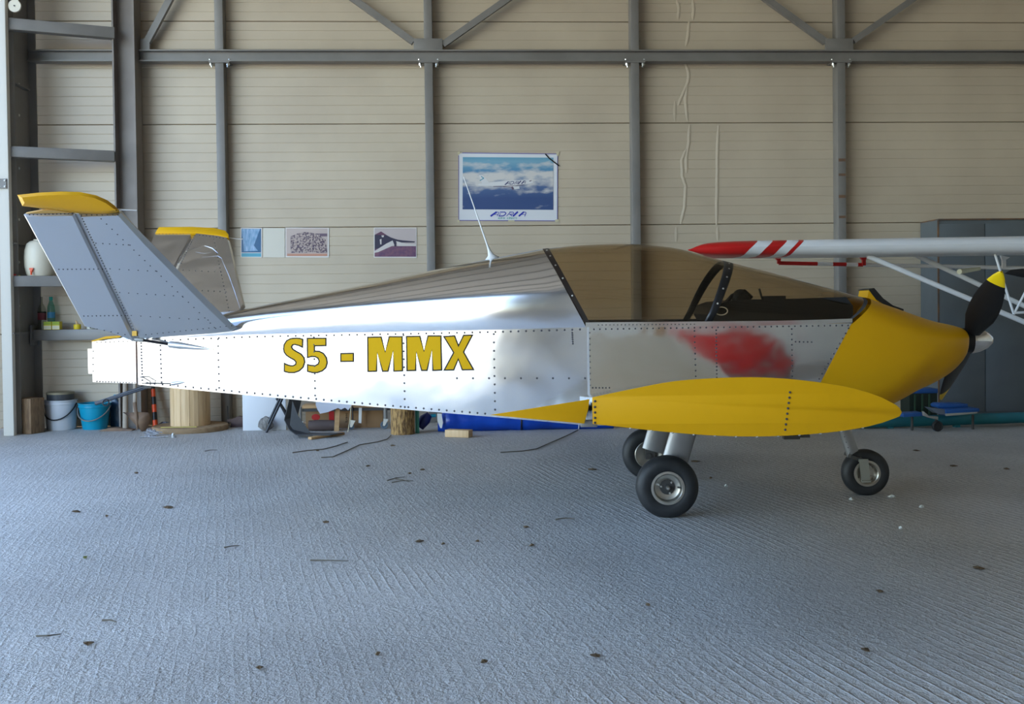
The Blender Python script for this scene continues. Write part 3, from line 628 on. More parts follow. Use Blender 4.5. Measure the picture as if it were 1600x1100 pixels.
rivets('leg_rivets', ngl, [(lerp(ft, fb, k/5)-chn*0.02-Vector((0, 0.022, 0)), (0, -1, 0)) for k in range(0, 5)], 0.003, 0.002)
b = MB().box(fb+Vector((0.004, 0, -0.002)), (0.085, 0.145, 0.02), ry=0.35)
for s in (1, -1): b.beam(fb+Vector((0.0, 0.066*s, 0)), nc+Vector((0, 0.066*s, 0.0)), 0.012, 0.035, (0, 1, 0)) if s > 0 else b.beam(fb+Vector((0.012, -0.066, 0)), nc+Vector((-.01, -0.066, 0.055)), 0.030, 0.008, (0, 1, 0))
b.build('nose_fork', M_DARK, PLANE)
pt0 = L(1349.5, 720, -.07); pt1 = L(1353, 752, -.07)
b = MB().beam(pt0, pt1, 0.052, 0.008, (0, 1, 0)).obox(L(1349, 719.5, -.075), Vector((1, 0, 0)), Vector((0, 1, 0)), AZ, (0.055, 0.012, 0.016)).obox(L(1353.5, 752, -.078), Vector((1, 0, 0)), Vector((0, 1, 0)), AZ, (0.052, 0.022, 0.012))
b.build('fork_plate', mat('greenish_steel', (0.40, 0.41, 0.36), 0.4, 0.7), o)
for k in range(4):
    a = math.pi/4+k*math.pi/2; q = nc+Vector((0.045*math.cos(a), -0.022, 0.045*math.sin(a))); MB().lathe([(0.015, 0), (0.015, 0.005), (0.011, 0.005), (0.011, 0)], q, (0, -1, 0), n=12).build('rim_eyelet', M_RIM, o, smooth=True, angle=40)
b = MB(); b.box(L(1236, 683, -0.3), (0.09, 0.05, 0.02)); b.box(L(1256, 681, -0.3), (0.06, 0.04, 0.015)); b.build('belly_step', M_DARK, PLANE)

# tail surfaces ------------------------------------------------------
TD = 0.78
def vt(px, py, s, lift=0.0):
    N = Vector((0, TD*s, 1)).normalized()                            # plane z = z0 + TD*(-s*y - .05)
    return Lplane(px, py, Vector((0, -0.05*s, TZ)) + N*lift, N)
TZ = L(300, 519, -0.15).z - TD*0.10
def pillow(px_pts, s, th, inset, name, m, parent, back=1.0):
    N = Vector((0, TD*s, 1)).normalized(); ins = [(a_[0], a_[1]) if b_[1] < 374 and abs(b_[1]-min(p_[1] for p_ in px_pts)) < 8 else a_ for a_, b_ in zip(offset_poly(px_pts, inset), px_pts)]; ins = [(a_[0], b_[1]) if abs(b_[1]-min(p_[1] for p_ in px_pts)) < 8 else a_ for a_, b_ in zip(ins, px_pts)]
    a = [vt(*q, s) for q in px_pts]; i0 = [vt(*q, s) for q in ins]
    b = MB(); b.grid([[p-N*th for p in i0], a, [p+N*th for p in i0]], close=True); b.poly([p-N*th for p in i0]); b.poly([p+N*th for p in i0])
    return b.build(name, m, parent, smooth=True, angle=25)
fin = pillow([(122.5, 334), (188, 332), (230, 373), (280, 424), (330, 474), (362, 505), (370, 512), (360, 518), (330, 521), (260, 526), (217.5, 529)], 1, 0.022, 5, 'tail_fin', M_ALT, PLANE); fin['label'] = 'near brushed metal tail fin'
elv = pillow([(37, 335), (116, 333.5), (207, 520), (214, 534), (172, 518), (132, 509)], 1, 0.016, 3, 'ruddervator', M_ALT, PLANE); elv['label'] = 'near brushed metal tail flap'
MB().prism([vt(*q, 1, 0.010) for q in ((115, 334), (123, 334), (217, 529), (209, 529))], vt(100, 400, 1, .010)-vt(100, 400, 1, 0)).build('hinge_spar', M_ALT, fin)
N1 = Vector((0, TD, 1)).normalized()
cap_px = [(27, 304.5), (60, 301), (95, 299.3), (125, 300), (150, 305), (168, 313), (180, 322), (187, 330), (184, 332.5), (170, 334.5), (150, 334.8), (120, 333), (80, 327.5), (35, 322)]
cp_ = [vt(*q, 1, 0.0) for q in cap_px]; ci = [vt(*q, 1, -0.03) for q in offset_poly(cap_px, 5)]; cj = [vt(*q, 1, 0.02) for q in offset_poly(cap_px, 2)]
MB().grid([ci, cp_, cj], close=True).poly(ci).poly(cj).build('fin_tip_cap', M_YELD, fin, smooth=True, angle=30)
MB().prism([vt(*q, 1) for q in ((40, 334), (66, 329), (85, 328.5), (112, 333))], N1*0.01).build('flap_tip_filler', mat('tan_filler', (0.55, 0.34, 0.10), 0.6), elv)
MB().tube([vt(184, 327.5, 1), vt(214, 328.5, 1)], 0.0045, 6).build('balance_rod', M_ZINC, fin)
ffin = pillow([(308, 363.5), (356, 370), (361, 383), (372, 432), (383.5, 480), (374, 492), (280, 500), (248, 490), (282, 410)], -1, 0.018, 3, 'tail_fin', M_ALFAR, PLANE); ffin['label'] = 'far tail fin with a buckled skin'
felv = pillow([(243, 363.8), (305, 363), (278.5, 410), (244, 488), (215, 430)], -1, 0.013, 2, 'ruddervator', M_ALFAR, PLANE); felv['label'] = 'far polished tail flap'
MB().prism([vt(*q, -1, -0.006) for q in ((304, 364), (309, 364), (280, 412), (275, 412))], Vector((0, -0.003, 0.004))).build('hinge_spar', M_ALFAR, ffin)
fc = [(242, 364), (248, 354.5), (300, 354), (335, 356), (352, 360), (357, 366), (357, 371), (340, 367.5), (308, 364)]
MB().prism([vt(*q, -1, 0.022) for q in fc], Vector((0, 0.03, -0.035))).build('fin_tip_cap', M_YELD, ffin, bevel=0.004)
MB().tube([vt(357, 372, -1), vt(379, 373.5, -1)], 0.0045, 6).build('balance_rod', M_ZINC, ffin)
dent = [[(290, 393), (305, 387), (320, 384), (332, 388), (341, 396)], [(305, 394), (320, 396), (333, 394)], [(315, 402), (328, 401), (341, 400), (347, 404)], [(345, 402), (358, 430), (368, 458), (376, 484)]]
for dp in dent: MB().tube([vt(*q, -1, 0.017) for q in dp], [0.0015]+[0.0038]*(len(dp)-2)+[0.0015], 8).build('skin_buckle', M_ALFAR, ffin, smooth=True)
# rivets on the fins
down = -N1
rv = []
def row(a, c, n, s=1, lift=-0.0222): return [(vt(lerp(a[0], c[0], i/(n-1)), lerp(a[1], c[1], i/(n-1)), s, lift), -N1 if s > 0 else Vector((0, -TD, 1))) for i in range(n)]
rv += row((127, 338), (212, 522), 46) + row((127, 336), (184, 336), 8) + row((158, 342), (337, 513), 22) + row((150, 380), (203, 383), 6) + row((172, 420), (245, 424), 6) + row((187, 457), (285, 463), 8) + row((205, 493), (325, 500), 9) + row((228, 523), (362, 509), 16)
rivets('fin_rivets', fin, rv, 0.0040, 0.002)
rv = row((46, 335.5), (113, 333.8), 12, 1, -.017) + row((92, 421), (160, 420.5), 11, 1, -.017) + row((131, 494), (196, 493), 11, 1, -.017) + row((141, 512), (206, 525), 7, 1, -.017)
rivets('flap_rivets', elv, rv, 0.0042, 0.002)
rv = row((312, 367), (354, 373), 9, -1, .0185) + row((304, 368), (283, 411), 14, -1, .0185) + row((333, 368), (358, 486), 22, -1, .0185) + row((286, 422), (345, 425), 7, -1, .0185) + row((316, 454), (353, 456), 5, -1, .0185)
rivets('fin_rivets', ffin, rv, 0.0040, 0.002)
rivets('flap_rivets', felv, row((249, 365.5), (303, 365), 11, -1, .0135), 0.0040, 0.002)
# rudder with trim tab
ru = [(143.5, 533), (170, 528), (190, 526), (213.5, 530), (214.5, 599), (144.5, 597)]
rp = [L(x, y, -0.005) for x, y in ru]; k_ = [0.002, .006, .010, .022, .022, .002]
rud = MB().grid([[Vector((p.x, -t, p.z)) for p, t in zip(rp, k_)], [Vector((p.x, t, p.z)) for p, t in zip(rp, k_)]], close=True).poly([Vector((p.x, -t, p.z)) for p, t in zip(rp, k_)]).poly([Vector((p.x, t, p.z)) for p, t in zip(rp, k_)]).build('rudder', M_AL, PLANE); rud['label'] = 'small polished rudder at the tail end'
MB().prism([L(*q, -0.02) for q in ((143, 532.3), (165, 525.5), (192, 524), (186, 527.5), (165, 529.5), (143, 534))], (0, 0.04, 0)).build('rudder_top_cap', M_YELD, rud)
MB().prism([L(*q, -0.005) for q in ((137, 545), (146, 545), (146.5, 584), (138, 584))], (0, 0.01, 0)).build('trim_tab', M_AL, rud)
MB().prism([L(*q, -0.008) for q in ((213.5, 531), (219, 531), (220, 599), (214.5, 599))], (0, 0.016, 0)).build('rudder_hinge_strip', M_AL, PLANE)
rivets('rudder_rivets', rud, [(L(x, y, -0.006-.016*(x-143)/70), (0, -1, 0)) for x, y in [(lerp(151, 211, i/13), lerp(596, 598, i/13)) for i in range(14)] + [(lerp(151, 206, i/8), 535-2*i/8) for i in range(9)] + [(145, lerp(549, 580, i/3)) for i in range(4)]], 0.004, 0.002)
# control rod fairings, hinge fittings and tail skid
f0, f1 = Ls(265, 538, .012), Ls(333, 546, .0)
MB().tube([f0, lerp(f0, f1, .15), lerp(f0, f1, .6), f1], [0.020, 0.022, 0.014, 0.004], 14).build('rod_fairing', M_ALT, PLANE, smooth=True)
fpl = [Ls(262, 533, .001), Ls(272, 531, .001), Ls(333, 543.5, .001), Ls(334, 549, .001), Ls(270, 547.5, .001)]; MB().prism(fpl, SN*0.003).build('fairing_flange', M_AL, PLANE)
MB().tube([vt(217, 530.5, 1, -.02), f0], 0.0085, 10).build('control_rod', M_TUBE, PLANE, smooth=True)
jf = vt(217, 530.5, 1, -.02); MB().tube([jf+Vector((-0.025, 0, 0)), jf+Vector((0.03, 0, -.004))], 0.012, 8).build('rod_end', M_RIM, PLANE)
MB().box(vt(211, 521, 1, -.03), (0.028, 0.02, 0.03)).build('hinge_bracket', mat('orange_bracket', (0.75, 0.40, 0.01), 0.4), PLANE)
f0, f1 = Ls(268.5, 599.5, .006), Ls(289, 597, .0)
MB().tube([f0, lerp(f0, f1, .5), f1], [0.012, 0.010, 0.002], 12).build('rod_fairing', M_ALT, PLANE, smooth=True)
MB().tube([Ls(222, 599, .02), f0], 0.003, 6).build('rudder_cable', M_TUBE, PLANE)
MB().tube([Ls(219, 589, .01), Ls(224, 589.5, .03), Ls(235, 596, .03), Ls(235, 602, .02)], 0.003, 6).build('rudder_horn', M_TUBE, PLANE)
k0, k1 = L(232, 602.5, -.01), L(149, 630.5, -.01); kb = MB().tube([k0, k1], 0.011, 10).tube([k0+Vector((0, -.014, -.012)), k1+Vector((0.01, -.014, -.004))], 0.006, 8).tube([lerp(k0, k1, .78)+Vector((0.02*math.cos(a), -0.02, -0.016+0.02*math.sin(a))) for a in [2*math.pi*i/12 for i in range(13)]], 0.004, 6)
kb.box(k0, (0.05, 0.04, 0.03)); kb.build('tail_skid', M_TUBE, PLANE, smooth=True, angle=40)
# aerial
a0, a1 = L(768, 401, -0.02), L(724.5, 276, -0.02); ab = L(769, 404.5, -0.02)
b = MB().tube([ab+Vector((0, 0, -.015)), ab+Vector((0, 0, .005)), lerp(ab, a1, .05), lerp(ab, a1, .10), lerp(ab, a1, .16), lerp(ab, a1, .5), a1], [0.055, 0.042, 0.018, 0.010, 0.006, 0.004, 0.003], 14)
b.build('whip_aerial', M_WHITE, PLANE, smooth=True, angle=60)
aq = [L(773, 405, -0.10), L(771, 411, -0.13), L(767, 415, -0.14), L(766, 421, -0.16)]; MB().tube(aq, 0.005, 6).build('aerial_tail', M_WHITE, PLANE, smooth=True)
# rivet lines of the fuselage
rv = []
def rs(a, c, n): return [(Ls(lerp(a[0], c[0], i/(n-1)), lerp(a[1], c[1], i/(n-1))), SN) for i in range(n)]
rv += [(Ls(x, interp(BOT, x)-3.5), SN) for x in range(230, 760, 12)] + [(Ls(x, interp(RAIL, x)+3.5), SN) for x in range(258, 916, 12)]
for x, y0, y1, n in ((221, 536, 594, 13), (251, 540, 597, 9), (341, 530, 606, 8), (491, 527, 618, 9), (631, 524, 636, 10), (772, 522, 640, 10)): rv += rs((x-0.5, y0), (x+1.5, y1), n)
rv += rs((714, 591), (914, 591), 9) + rs((894, 520), (895, 537), 6)
rivets('side_rivets', PLANE, rv)
rf = lambda a, c, n: [(L(lerp(a[0], c[0], i/(n-1)), lerp(a[1], c[1], i/(n-1)), -HW-.001), (0, -1, 0)) for i in range(n)]
rv = rf((928, 514.5), (1325, 508.5), 44) + rf((921, 520), (922, 602), 10) + rf((1085, 517), (1087, 588), 9) + rf((1119, 516), (1120, 590), 14) + rf((1237, 514), (1238, 588), 10) + rf((1243, 534), (1268, 534.5), 5) + rf((1326, 513), (1280, 592), 11) + rf((926, 606), (952, 606), 6)
rivets('cabin_rivets', PLANE, rv, 0.0052, 0.003, M_RIVET)
rivets('rail_rivets', PLANE, [(L(x, interp(CRAIL, x)+2.0, -HW-.005), (0, -1, 0)) for x in range(935, 1090, 6)], 0.0036, 0.002, M_RIVET)
# registration letters, traced on the rear side panel
Z = lambda q: (430+q[0]/5.0, 510+q[1]/5.0)
glyph = {'S': [(220, 97), (190, 88), (160, 86), (120, 90), (85, 108), (65, 140), (60, 175), (66, 205), (85, 230), (115, 250), (145, 266), (157, 280), (155, 293), (140, 302), (118, 302), (92, 294), (66, 280), (66, 355), (105, 366), (150, 366), (190, 352), (222, 322), (236, 280), (230, 243), (205, 212), (165, 190), (140, 174), (133, 160), (140, 149), (155, 147), (185, 155), (218, 171)],
         '5': [(245, 88), (402, 87), (402, 155), (312, 157), (312, 188), (345, 190), (380, 207), (405, 243), (412, 285), (400, 325), (370, 352), (330, 366), (290, 366), (247, 355), (247, 292), (280, 300), (312, 301), (332, 290), (338, 272), (330, 252), (312, 242), (285, 240), (247, 250)],
         '-': [(507, 207), (616, 205), (616, 278), (507, 279)],
         'M': [(717, 80), (832, 77), (859, 195), (886, 75), (997, 75), (1000, 352), (922, 355), (921, 190), (885, 355), (835, 355), (797, 205), (797, 355), (720, 357)],
         'X': [(1308, 75), (1405, 68), (1432, 140), (1468, 65), (1550, 62), (1478, 200), (1558, 343), (1458, 345), (1430, 265), (1398, 345), (1312, 347), (1388, 205)]}
glyph['M2'] = [(x+303 if y < 200 else x+305, y-6) for x, y in glyph['M']]
for k in ('S', '5', '-', 'M', 'M2', 'X'):
    g = [Z(q) for q in glyph[k]]
    o = MB().poly([Ls(*q, 0.0012) for q in g]).build('registration_letter', M_INK, PLANE)
    MB().poly([Ls(*q, 0.0024) for q in offset_poly(g, 2.1)]).build('letter_fill', M_GOLD, o)

# ================================================================== PRINTS ON THE WALL
def strokes(b, T, lines, off, w_default=6):                          # thick polylines drawn on the wall
    for ln in lines:
        pts, w = ln
        for (x0, y0), (x1, y1) in zip(pts[:-1], pts[1:]):
            d = Vector((x1-x0, y1-y0)); 
            if d.length < 1e-6: continue
            d.normalize(); n = Vector((-d.y, d.x))*(w/2); e = d*(w*0.25)
            q = [(x0-e.x+n.x, y0-e.y+n.y), (x1+e.x+n.x, y1+e.y+n.y), (x1+e.x-n.x, y1+e.y-n.y), (x0-e.x-n.x, y0-e.y-n.y)]
            b.add([W(*T(p), off) for p in q], [(0, 1, 2, 3)])
    return b
def sky_print():
    m = bpy.data.materials.new('cloud_print'); m.use_nodes = True; n = m.node_tree.nodes; l = m.node_tree.links; bs = n['Principled BSDF']; bs.inputs['Roughness'].default_value = 0.3
    tc = n.new('ShaderNodeTexCoord'); sp = n.new('ShaderNodeSeparateXYZ'); l.new(tc.outputs['Object'], sp.inputs[0])
    r = n.new('ShaderNodeValToRGB'); mr = n.new('ShaderNodeMapRange'); mr.inputs[1].default_value = 0.12; mr.inputs[2].default_value = 0.58; l.new(sp.outputs[2], mr.inputs[0]); l.new(mr.outputs[0], r.inputs[0])
    e = r.color_ramp.elements; e[0].position = 0; e[0].color = (0.045, 0.085, 0.22, 1); e[1].position = 1; e[1].color = (0.06, 0.28, 0.42, 1)
    for p, c in ((0.35, (0.10, 0.17, 0.33)), (0.58, (0.09, 0.25, 0.42)), (0.80, (0.20, 0.40, 0.52))): x = e.new(p); x.color = (*c, 1)
    mp = n.new('ShaderNodeMapping'); mp.inputs['Scale'].default_value = (1.0, 1.0, 2.6); l.new(tc.outputs['Object'], mp.inputs[0])
    nz = n.new('ShaderNodeTexNoise'); nz.inputs['Scale'].default_value = 5.5; nz.inputs['Detail'].default_value = 7; l.new(mp.outputs[0], nz.inputs[0])
    band = n.new('ShaderNodeValToRGB'); l.new(mr.outputs[0], band.inputs[0]); be = band.color_ramp.elements
    be[0].position = 0; be[0].color = (.30, .30, .30, 1); be[1].position = 1; be[1].color = (0.1, 0.1, 0.1, 1)
    for p, c in ((0.15, .44), (0.25, .56), (0.38, .66), (0.52, .74), (0.62, .46), (0.74, .56), (0.84, .30)): x = be.new(p); x.color = (c, c, c, 1)
    ad = n.new('ShaderNodeMath'); ad.operation = 'ADD'; l.new(nz.outputs['Fac'], ad.inputs[0]); l.new(band.outputs[0], ad.inputs[1])
    cm = n.new('ShaderNodeMapRange'); cm.inputs[1].default_value = 0.94; cm.inputs[2].default_value = 1.20; l.new(ad.outputs[0], cm.inputs[0])
    mx = n.new('ShaderNodeMix'); mx.data_type = 'RGBA'; l.new(cm.outputs[0], mx.inputs[0]); l.new(r.outputs[0], mx.inputs[6]); mx.inputs[7].default_value = (0.66, 0.63, 0.60, 1); l.new(mx.outputs[2], bs.inputs['Base Color'])
    return m
P = lambda q: (710+q[0]/9.165, 230+q[1]/9.165)
def sheet(name, quad, m, parent=None, off=0.004, th=0.002, **kw):
    return MB().prism([W(*q, off) for q in quad], WN*th).build(name, m, parent, **kw)
pb = W(795, 345, 0.004)
po = empty('wall_poster', pb, 'large airliner poster with clouds taped to the cream wall', 'poster')
sheet('poster_paper', [P(q) for q in ((62, 88), (1478, 98), (1478, 1050), (66, 1046))], M_PAPER, po, .006, .004)
bord = MB(); T = P
strokes(bord, P, [([(115, 82), (1478, 97)], 12), ([(1476, 100), (1474, 1048)], 9), ([(62, 1048), (1440, 1054)], 12), ([(62, 120), (62, 1046)], 10)], .0068); bord.build('poster_border', mat('violet_border', (0.16, 0.14, 0.38), 0.4), po)
pic = sheet('poster_picture', [P(q) for q in ((120, 142), (1418, 150), (1416, 896), (116, 890))], sky_print(), None, .0085, .002)
# shift the picture under the poster with its own coordinates kept
pic.parent = po; pic.location = pic.location - po.location
jet = MB(); jet.poly([W(*P(q), .0098) for q in ((330, 538), (360, 522), (470, 508), (620, 492), (800, 478), (1040, 466), (1085, 470), (1120, 488), (1128, 505), (1090, 520), (960, 535), (760, 550), (560, 556), (380, 552))])
jet.poly([W(*P(q), .0098) for q in ((350, 400), (395, 400), (440, 440), (500, 512), (400, 525))]); jet.poly([W(*P(q), .0104) for q in ((690, 572), (770, 540), (900, 540), (860, 566))]); jet.poly([W(*P(q), .0108) for q in ((850, 570), (925, 558), (935, 596), (858, 602))])
jet.build('printed_airliner', mat('print_white', (0.72, 0.71, 0.71), 0.3), po)
jd = MB(); strokes(jd, P, [([(825, 572), (840, 600)], 26), ([(700, 566), (830, 572)], 6), ([(1075, 486), (1100, 480)], 12), ([(560, 562), (720, 560), (1000, 540)], 7)], .0112); jd.build('printed_airliner_shading', mat('print_maroon', (0.14, 0.09, 0.13), 0.4), po)  # dark strokes in the print: shading drawn on the airliner
em = MB(); strokes(em, P, [([(365, 478), (420, 445), (385, 418)], 11)], .0112); em.build('tail_emblem', mat('print_teal', (0.03, 0.28, 0.38), 0.4), po)
LOGO = [([(522, 985), (600, 930)], 24), ([(596, 928), (632, 930), (640, 940), (612, 985)], 8), ([(560, 964), (622, 962)], 7),
        ([(636, 985), (662, 950)], 8), ([(655, 930), (720, 929), (738, 944), (728, 965), (700, 983), (640, 986)], 13),
        ([(748, 986), (800, 930)], 9), ([(790, 929), (840, 930), (850, 944), (835, 960), (785, 963)], 10), ([(800, 962), (822, 985)], 12),
        ([(842, 985), (905, 928)], 24), ([(925, 985), (990, 930)], 22), ([(985, 928), (1018, 930), (1026, 942), (1005, 988)], 9), ([(955, 964), (1012, 962)], 7)]
lg = MB(); strokes(lg, P, LOGO, .0085); lg.build('poster_logo', M_LOGO, po)
lj = MB(); strokes(lj, P, [([(722+(x-515)*0.585, 540-(988-y)*0.72-(x-515)*0.035) for x, y in pts], w*0.6) for pts, w in LOGO], .0116); lj.build('airliner_lettering', mat('print_navy', (0.05, 0.05, 0.16), 0.4), po)
FONT = {'A': [[(0, 1), (.5, 0), (1, 1)], [(.2, .65), (.8, .65)]], 'D': [[(0, 0), (0, 1), (.6, 1), (1, .7), (1, .3), (.6, 0), (0, 0)]], 'R': [[(0, 1), (0, 0), (.8, 0), (1, .25), (.8, .5), (0, .5)], [(.5, .5), (1, 1)]], 'I': [[(.5, 0), (.5, 1)]],
        'W': [[(0, 0), (.25, 1), (.5, .3), (.75, 1), (1, 0)]], 'Y': [[(0, 0), (.5, .5), (1, 0)], [(.5, .5), (.5, 1)]], 'S': [[(1, .1), (.6, 0), (.1, .1), (.1, .4), (.9, .6), (.9, .9), (.4, 1), (0, .9)]],
        '5': [[(1, 0), (0, 0), (0, .45), (.8, .45), (1, .7), (.8, 1), (0, 1)]], '/': [[(1, 0), (0, 1)]], '8': [[(.5, .45), (.1, .25), (.5, 0), (.9, .25), (.5, .45), (0, .75), (.5, 1), (1, .75), (.5, .45)]], '0': [[(.5, 0), (0, .5), (.5, 1), (1, .5), (.5, 0)]], ' ': []}
tx = MB(); x = 626
for chx in 'ADRIA AIRWAYS':
    strokes(tx, P, [([(x+u*15, 1004+v*24) for u, v in ln], 5) for ln in FONT[chx]], .0085); x += 12 if chx == 'I' else 23
tx.build('poster_lettering', M_TXT, po)
for i, q in enumerate((((40, 70), (75, 55), (80, 100), (52, 110)), ((1455, 70), (1498, 60), (1500, 110), (1470, 130)), ((40, 1040), (75, 1040), (70, 1078), (45, 1075)), ((1440, 1040), (1500, 1030), (1502, 1060), (1445, 1075)), ((770, 1046), (860, 1048), (860, 1066), (772, 1066)))):
    sheet('tape', [P(k) for k in q], M_TAPE, po, .0075, .001)
rb = MB(); strokes(rb, P, [([(1303, 98), (1360, 160), (1430, 215), (1497, 265)], 18)], .013); rb.build('mourning_ribbon', M_BLACK, po)
# small prints
def small(name, x0, x1, y0, y1, lab, bm, fills):
    e = empty(name, W((x0+x1)/2, y1, .004), lab, 'photo', 'small prints on the wall')
    sheet('print_paper', [(x0, y0), (x1, y0+.5), (x1, y1+.5), (x0, y1)], bm, e, .006, .002)
    for k, (poly, m) in enumerate(fills): MB().poly([W(lerp(x0, x1, u), lerp(y0, y1, v), .0068+.0004*k) for u, v in poly]).build('picture_patch', m, e)
    return e
pm = lambda n, c, c2=None, **k: mat('print_'+n, c, 0.35, col2=c2, **k)
full = lambda a=.03, b_=.97, c=.03, d=.97: [(a, c), (b_, c), (b_, d), (a, d)]
small('blue_print', 376, 409.5, 355.5, 402, 'blue photo print, first beside the tail on the cream wall', M_PHOTO, [(full(.04, .95, .04, .84), pm('deepblue', (0.005, 0.09, 0.22))),
      ([(.04, .05), (.9, .05), (.75, .35), (.62, .60), (.80, .78), (.15, .80), (.12, .45)], pm('paleblue', (0.33, 0.48, 0.68), (0.10, 0.26, 0.45), nscale=30, stretch=(3, 3, .5))), ([(.04, .86), (.95, .86), (.95, .98), (.04, .98)], pm('tealstrip', (0.06, 0.33, 0.45)))])
small('pale_print', 411, 445, 356, 402, 'pale glossy sheet between the blue print and the group photo', pm('palesheet', (0.62, 0.58, 0.49)), [])
gp = [(full(.02, .97, .03, .96), pm('sepiapink', (0.50, 0.40, 0.36))), ([(.58, .20), (.96, .20), (.96, .30), (.58, .30)], pm('maroon', (0.12, 0.06, 0.08))), ([(.04, .88), (.96, .88), (.96, .96), (.04, .96)], pm('salmon', (0.50, 0.24, 0.16))),
      ([(.12, .30), (.28, .20), (.45, .15), (.60, .18), (.78, .22), (.92, .40), (.96, .85), (.12, .85)], pm('crowd', (0.09, 0.055, 0.09), (0.42, 0.33, 0.30), nscale=55, contrast=(.44, .56)))]
for r_ in range(4):
    for c_ in range(11):
        u = .16+.073*c_+random.uniform(-.015, .015); v = .27+.15*r_+random.uniform(-.02, .02)
        if r_ == 0 and (c_ < 2 or c_ > 8): continue
        gp.append(([(u+.017*math.cos(a), v+.030*math.sin(a)) for a in [k*math.pi/3 for k in range(6)]], pm('faces', (0.50, 0.39, 0.34))))
small('group_print', 446, 514, 355.5, 402, 'faded sepia group photo with rows of people on the cream wall', M_PHOTO, gp)
dk = pm('plum', (0.035, 0.03, 0.06)); wh = pm('offwhite', (0.60, 0.55, 0.52))
small('glider_print', 584, 651, 355.5, 402.5, 'old purple photo of a white glider beside a house', M_PHOTO, [(full(.02, .985, .025, .97), pm('pinksky', (0.50, 0.42, 0.40))), ([(.02, .62), (.55, .62), (.985, .62), (.985, .97), (.02, .97)], pm('plumfield', (0.12, 0.055, 0.12), (0.20, 0.09, 0.13), nscale=30)),
      ([(.02, .24), (.17, .13), (.31, .26), (.40, .33), (.55, .40), (.70, .43), (.96, .46), (.95, .50), (.60, .50), (.40, .60), (.02, .72)], dk), ([(.02, .24), (.17, .13), (.31, .26)], pm('plumroof', (0.13, 0.05, 0.09))), ([(.02, .78), (.30, .53), (.44, .43), (.48, .58), (.10, .82), (.02, .84)], wh), ([(.52, .45), (.75, .54), (.985, .56), (.985, .61), (.55, .61)], wh), ([(.48, .42), (.52, .42), (.53, .63), (.48, .63)], dk), ([(.18, .26), (.24, .26), (.23, .32), (.19, .32)], wh), ([(.14, .40), (.18, .38), (.18, .56), (.15, .56)], wh)])

# ================================================================== THINGS ALONG THE WALL
def gb(x0, x1, ytop, ybot, dep):                                      # centre, size of a box standing on the floor behind its front foot line
    q = G((x0+x1)/2, ybot); k = mpp(q); w, h = (x1-x0)*k, (ybot-ytop)*k
    return q + WN*dep/2, w, h, k
def pt(q, px, py): return V(q, px, py)
# wooden block
q = G(46, 677); k = mpp(q)
MB().box(q+WN*0.03+AZ*(27.5*k), (30*k, 0.17, 55*k), rz=-0.35).build('wood_block', M_OLDWOOD, bevel=0.006, label='dark weathered wooden block standing beside the white bucket', cat='wood block')
# buckets
def bucket(px, ybot, ytop, rb, rt, m, lab, hm, name='bucket', lid=None):
    q = G(px, ybot); k = mpp(q); h = (ybot-ytop)*k; c = q+WN*rb*k; c = c - WN*max(0, rt*k*1.08-(WP-c).dot(WN)+.01); e = empty(name, c, lab, 'bucket', 'buckets by the wall'); r0, r1 = rb*k, rt*k
    body = MB().lathe([(0, 0.004), (r0*.96, 0.0), (r0, 0.01), (lerp(r0, r1, .85), h*.85), (r1*1.02, h*.86), (r1*1.02, h*.90), (lerp(r0, r1, .92), h*.905), (r1, h*.97), (r1*1.05, h*.975), (r1*1.05, h), (r1*.96, h), (r0*.92, 0.02), (0, 0.02)], c, n=36).build('body', m, e, smooth=True, angle=40)
    hp = [c+Vector((r1*1.04*math.cos(a), -abs(r1*1.06*math.sin(a))*1.0, h*.88 - h*.52*math.sin(a))) for a in [math.pi*i/16 for i in range(17)]]
    MB().tube(hp, 0.006, 8).build('handle', hm, e, smooth=True); return c, k, h, r1
c, k, h, r1 = bucket(93, 671.5, 625, 21.5, 23.5, M_BUCKW, 'white plastic bucket with black handle and a tin on its lid', M_BLACK)
MB().lathe([(0, -0.006), (r1*1.02, -0.006), (r1*1.02, 0.0), (0, 0.0)], c+AZ*h, n=36).build('lid', M_BUCKW, bpy.data.objects['bucket'], smooth=True, angle=40)
t_ = c+AZ*(h+0.0); e = empty('tin', t_, 'black tin with a dusty lid on top of the white bucket', 'tin'); 
MB().lathe([(0, 0), (20.0*k, 0), (20.0*k, 9*k), (0, 9*k)], t_+WT*(-0.4*k), n=32).build('body', M_MAT, e, smooth=True, angle=40)
MB().lathe([(0, 9*k), (20.5*k, 9*k), (20.5*k, 12*k), (18*k, 12.6*k), (0, 12.6*k)], t_+WT*(-0.4*k), n=32).build('lid', mat('dusty_olive_lid', (0.30, 0.26, 0.17), 0.6, 0.3), e, smooth=True, angle=40)
bucket(142, 672, 631, 18.5, 24, M_BUCKB, 'turquoise plastic bucket below the tail skid', M_STEEL2)
# blue canister
q = G(179, 667); k = mpp(q); c = q+WN*0.05; e = empty('canister', c, 'dark blue plastic canister beside the shovel', 'canister')
MB().prism([c+WT*(a*k)+AZ*(z*k)-WN*0.05 for a, z in ((-7, 0), (8, 0), (9, 2), (9, 36), (5, 41), (2, 45), (-3, 45), (-6, 38), (-10, 30), (-7, 28), (-6, 24))], WN*0.10).build('body', M_CANIS, e, bevel=0.01)
MB().lathe([(2.6*k, 44*k), (2.6*k, 50*k), (0, 50*k)], c-WT*(0.5*k), n=14).build('cap', M_BUCKB, e, smooth=True, angle=40)
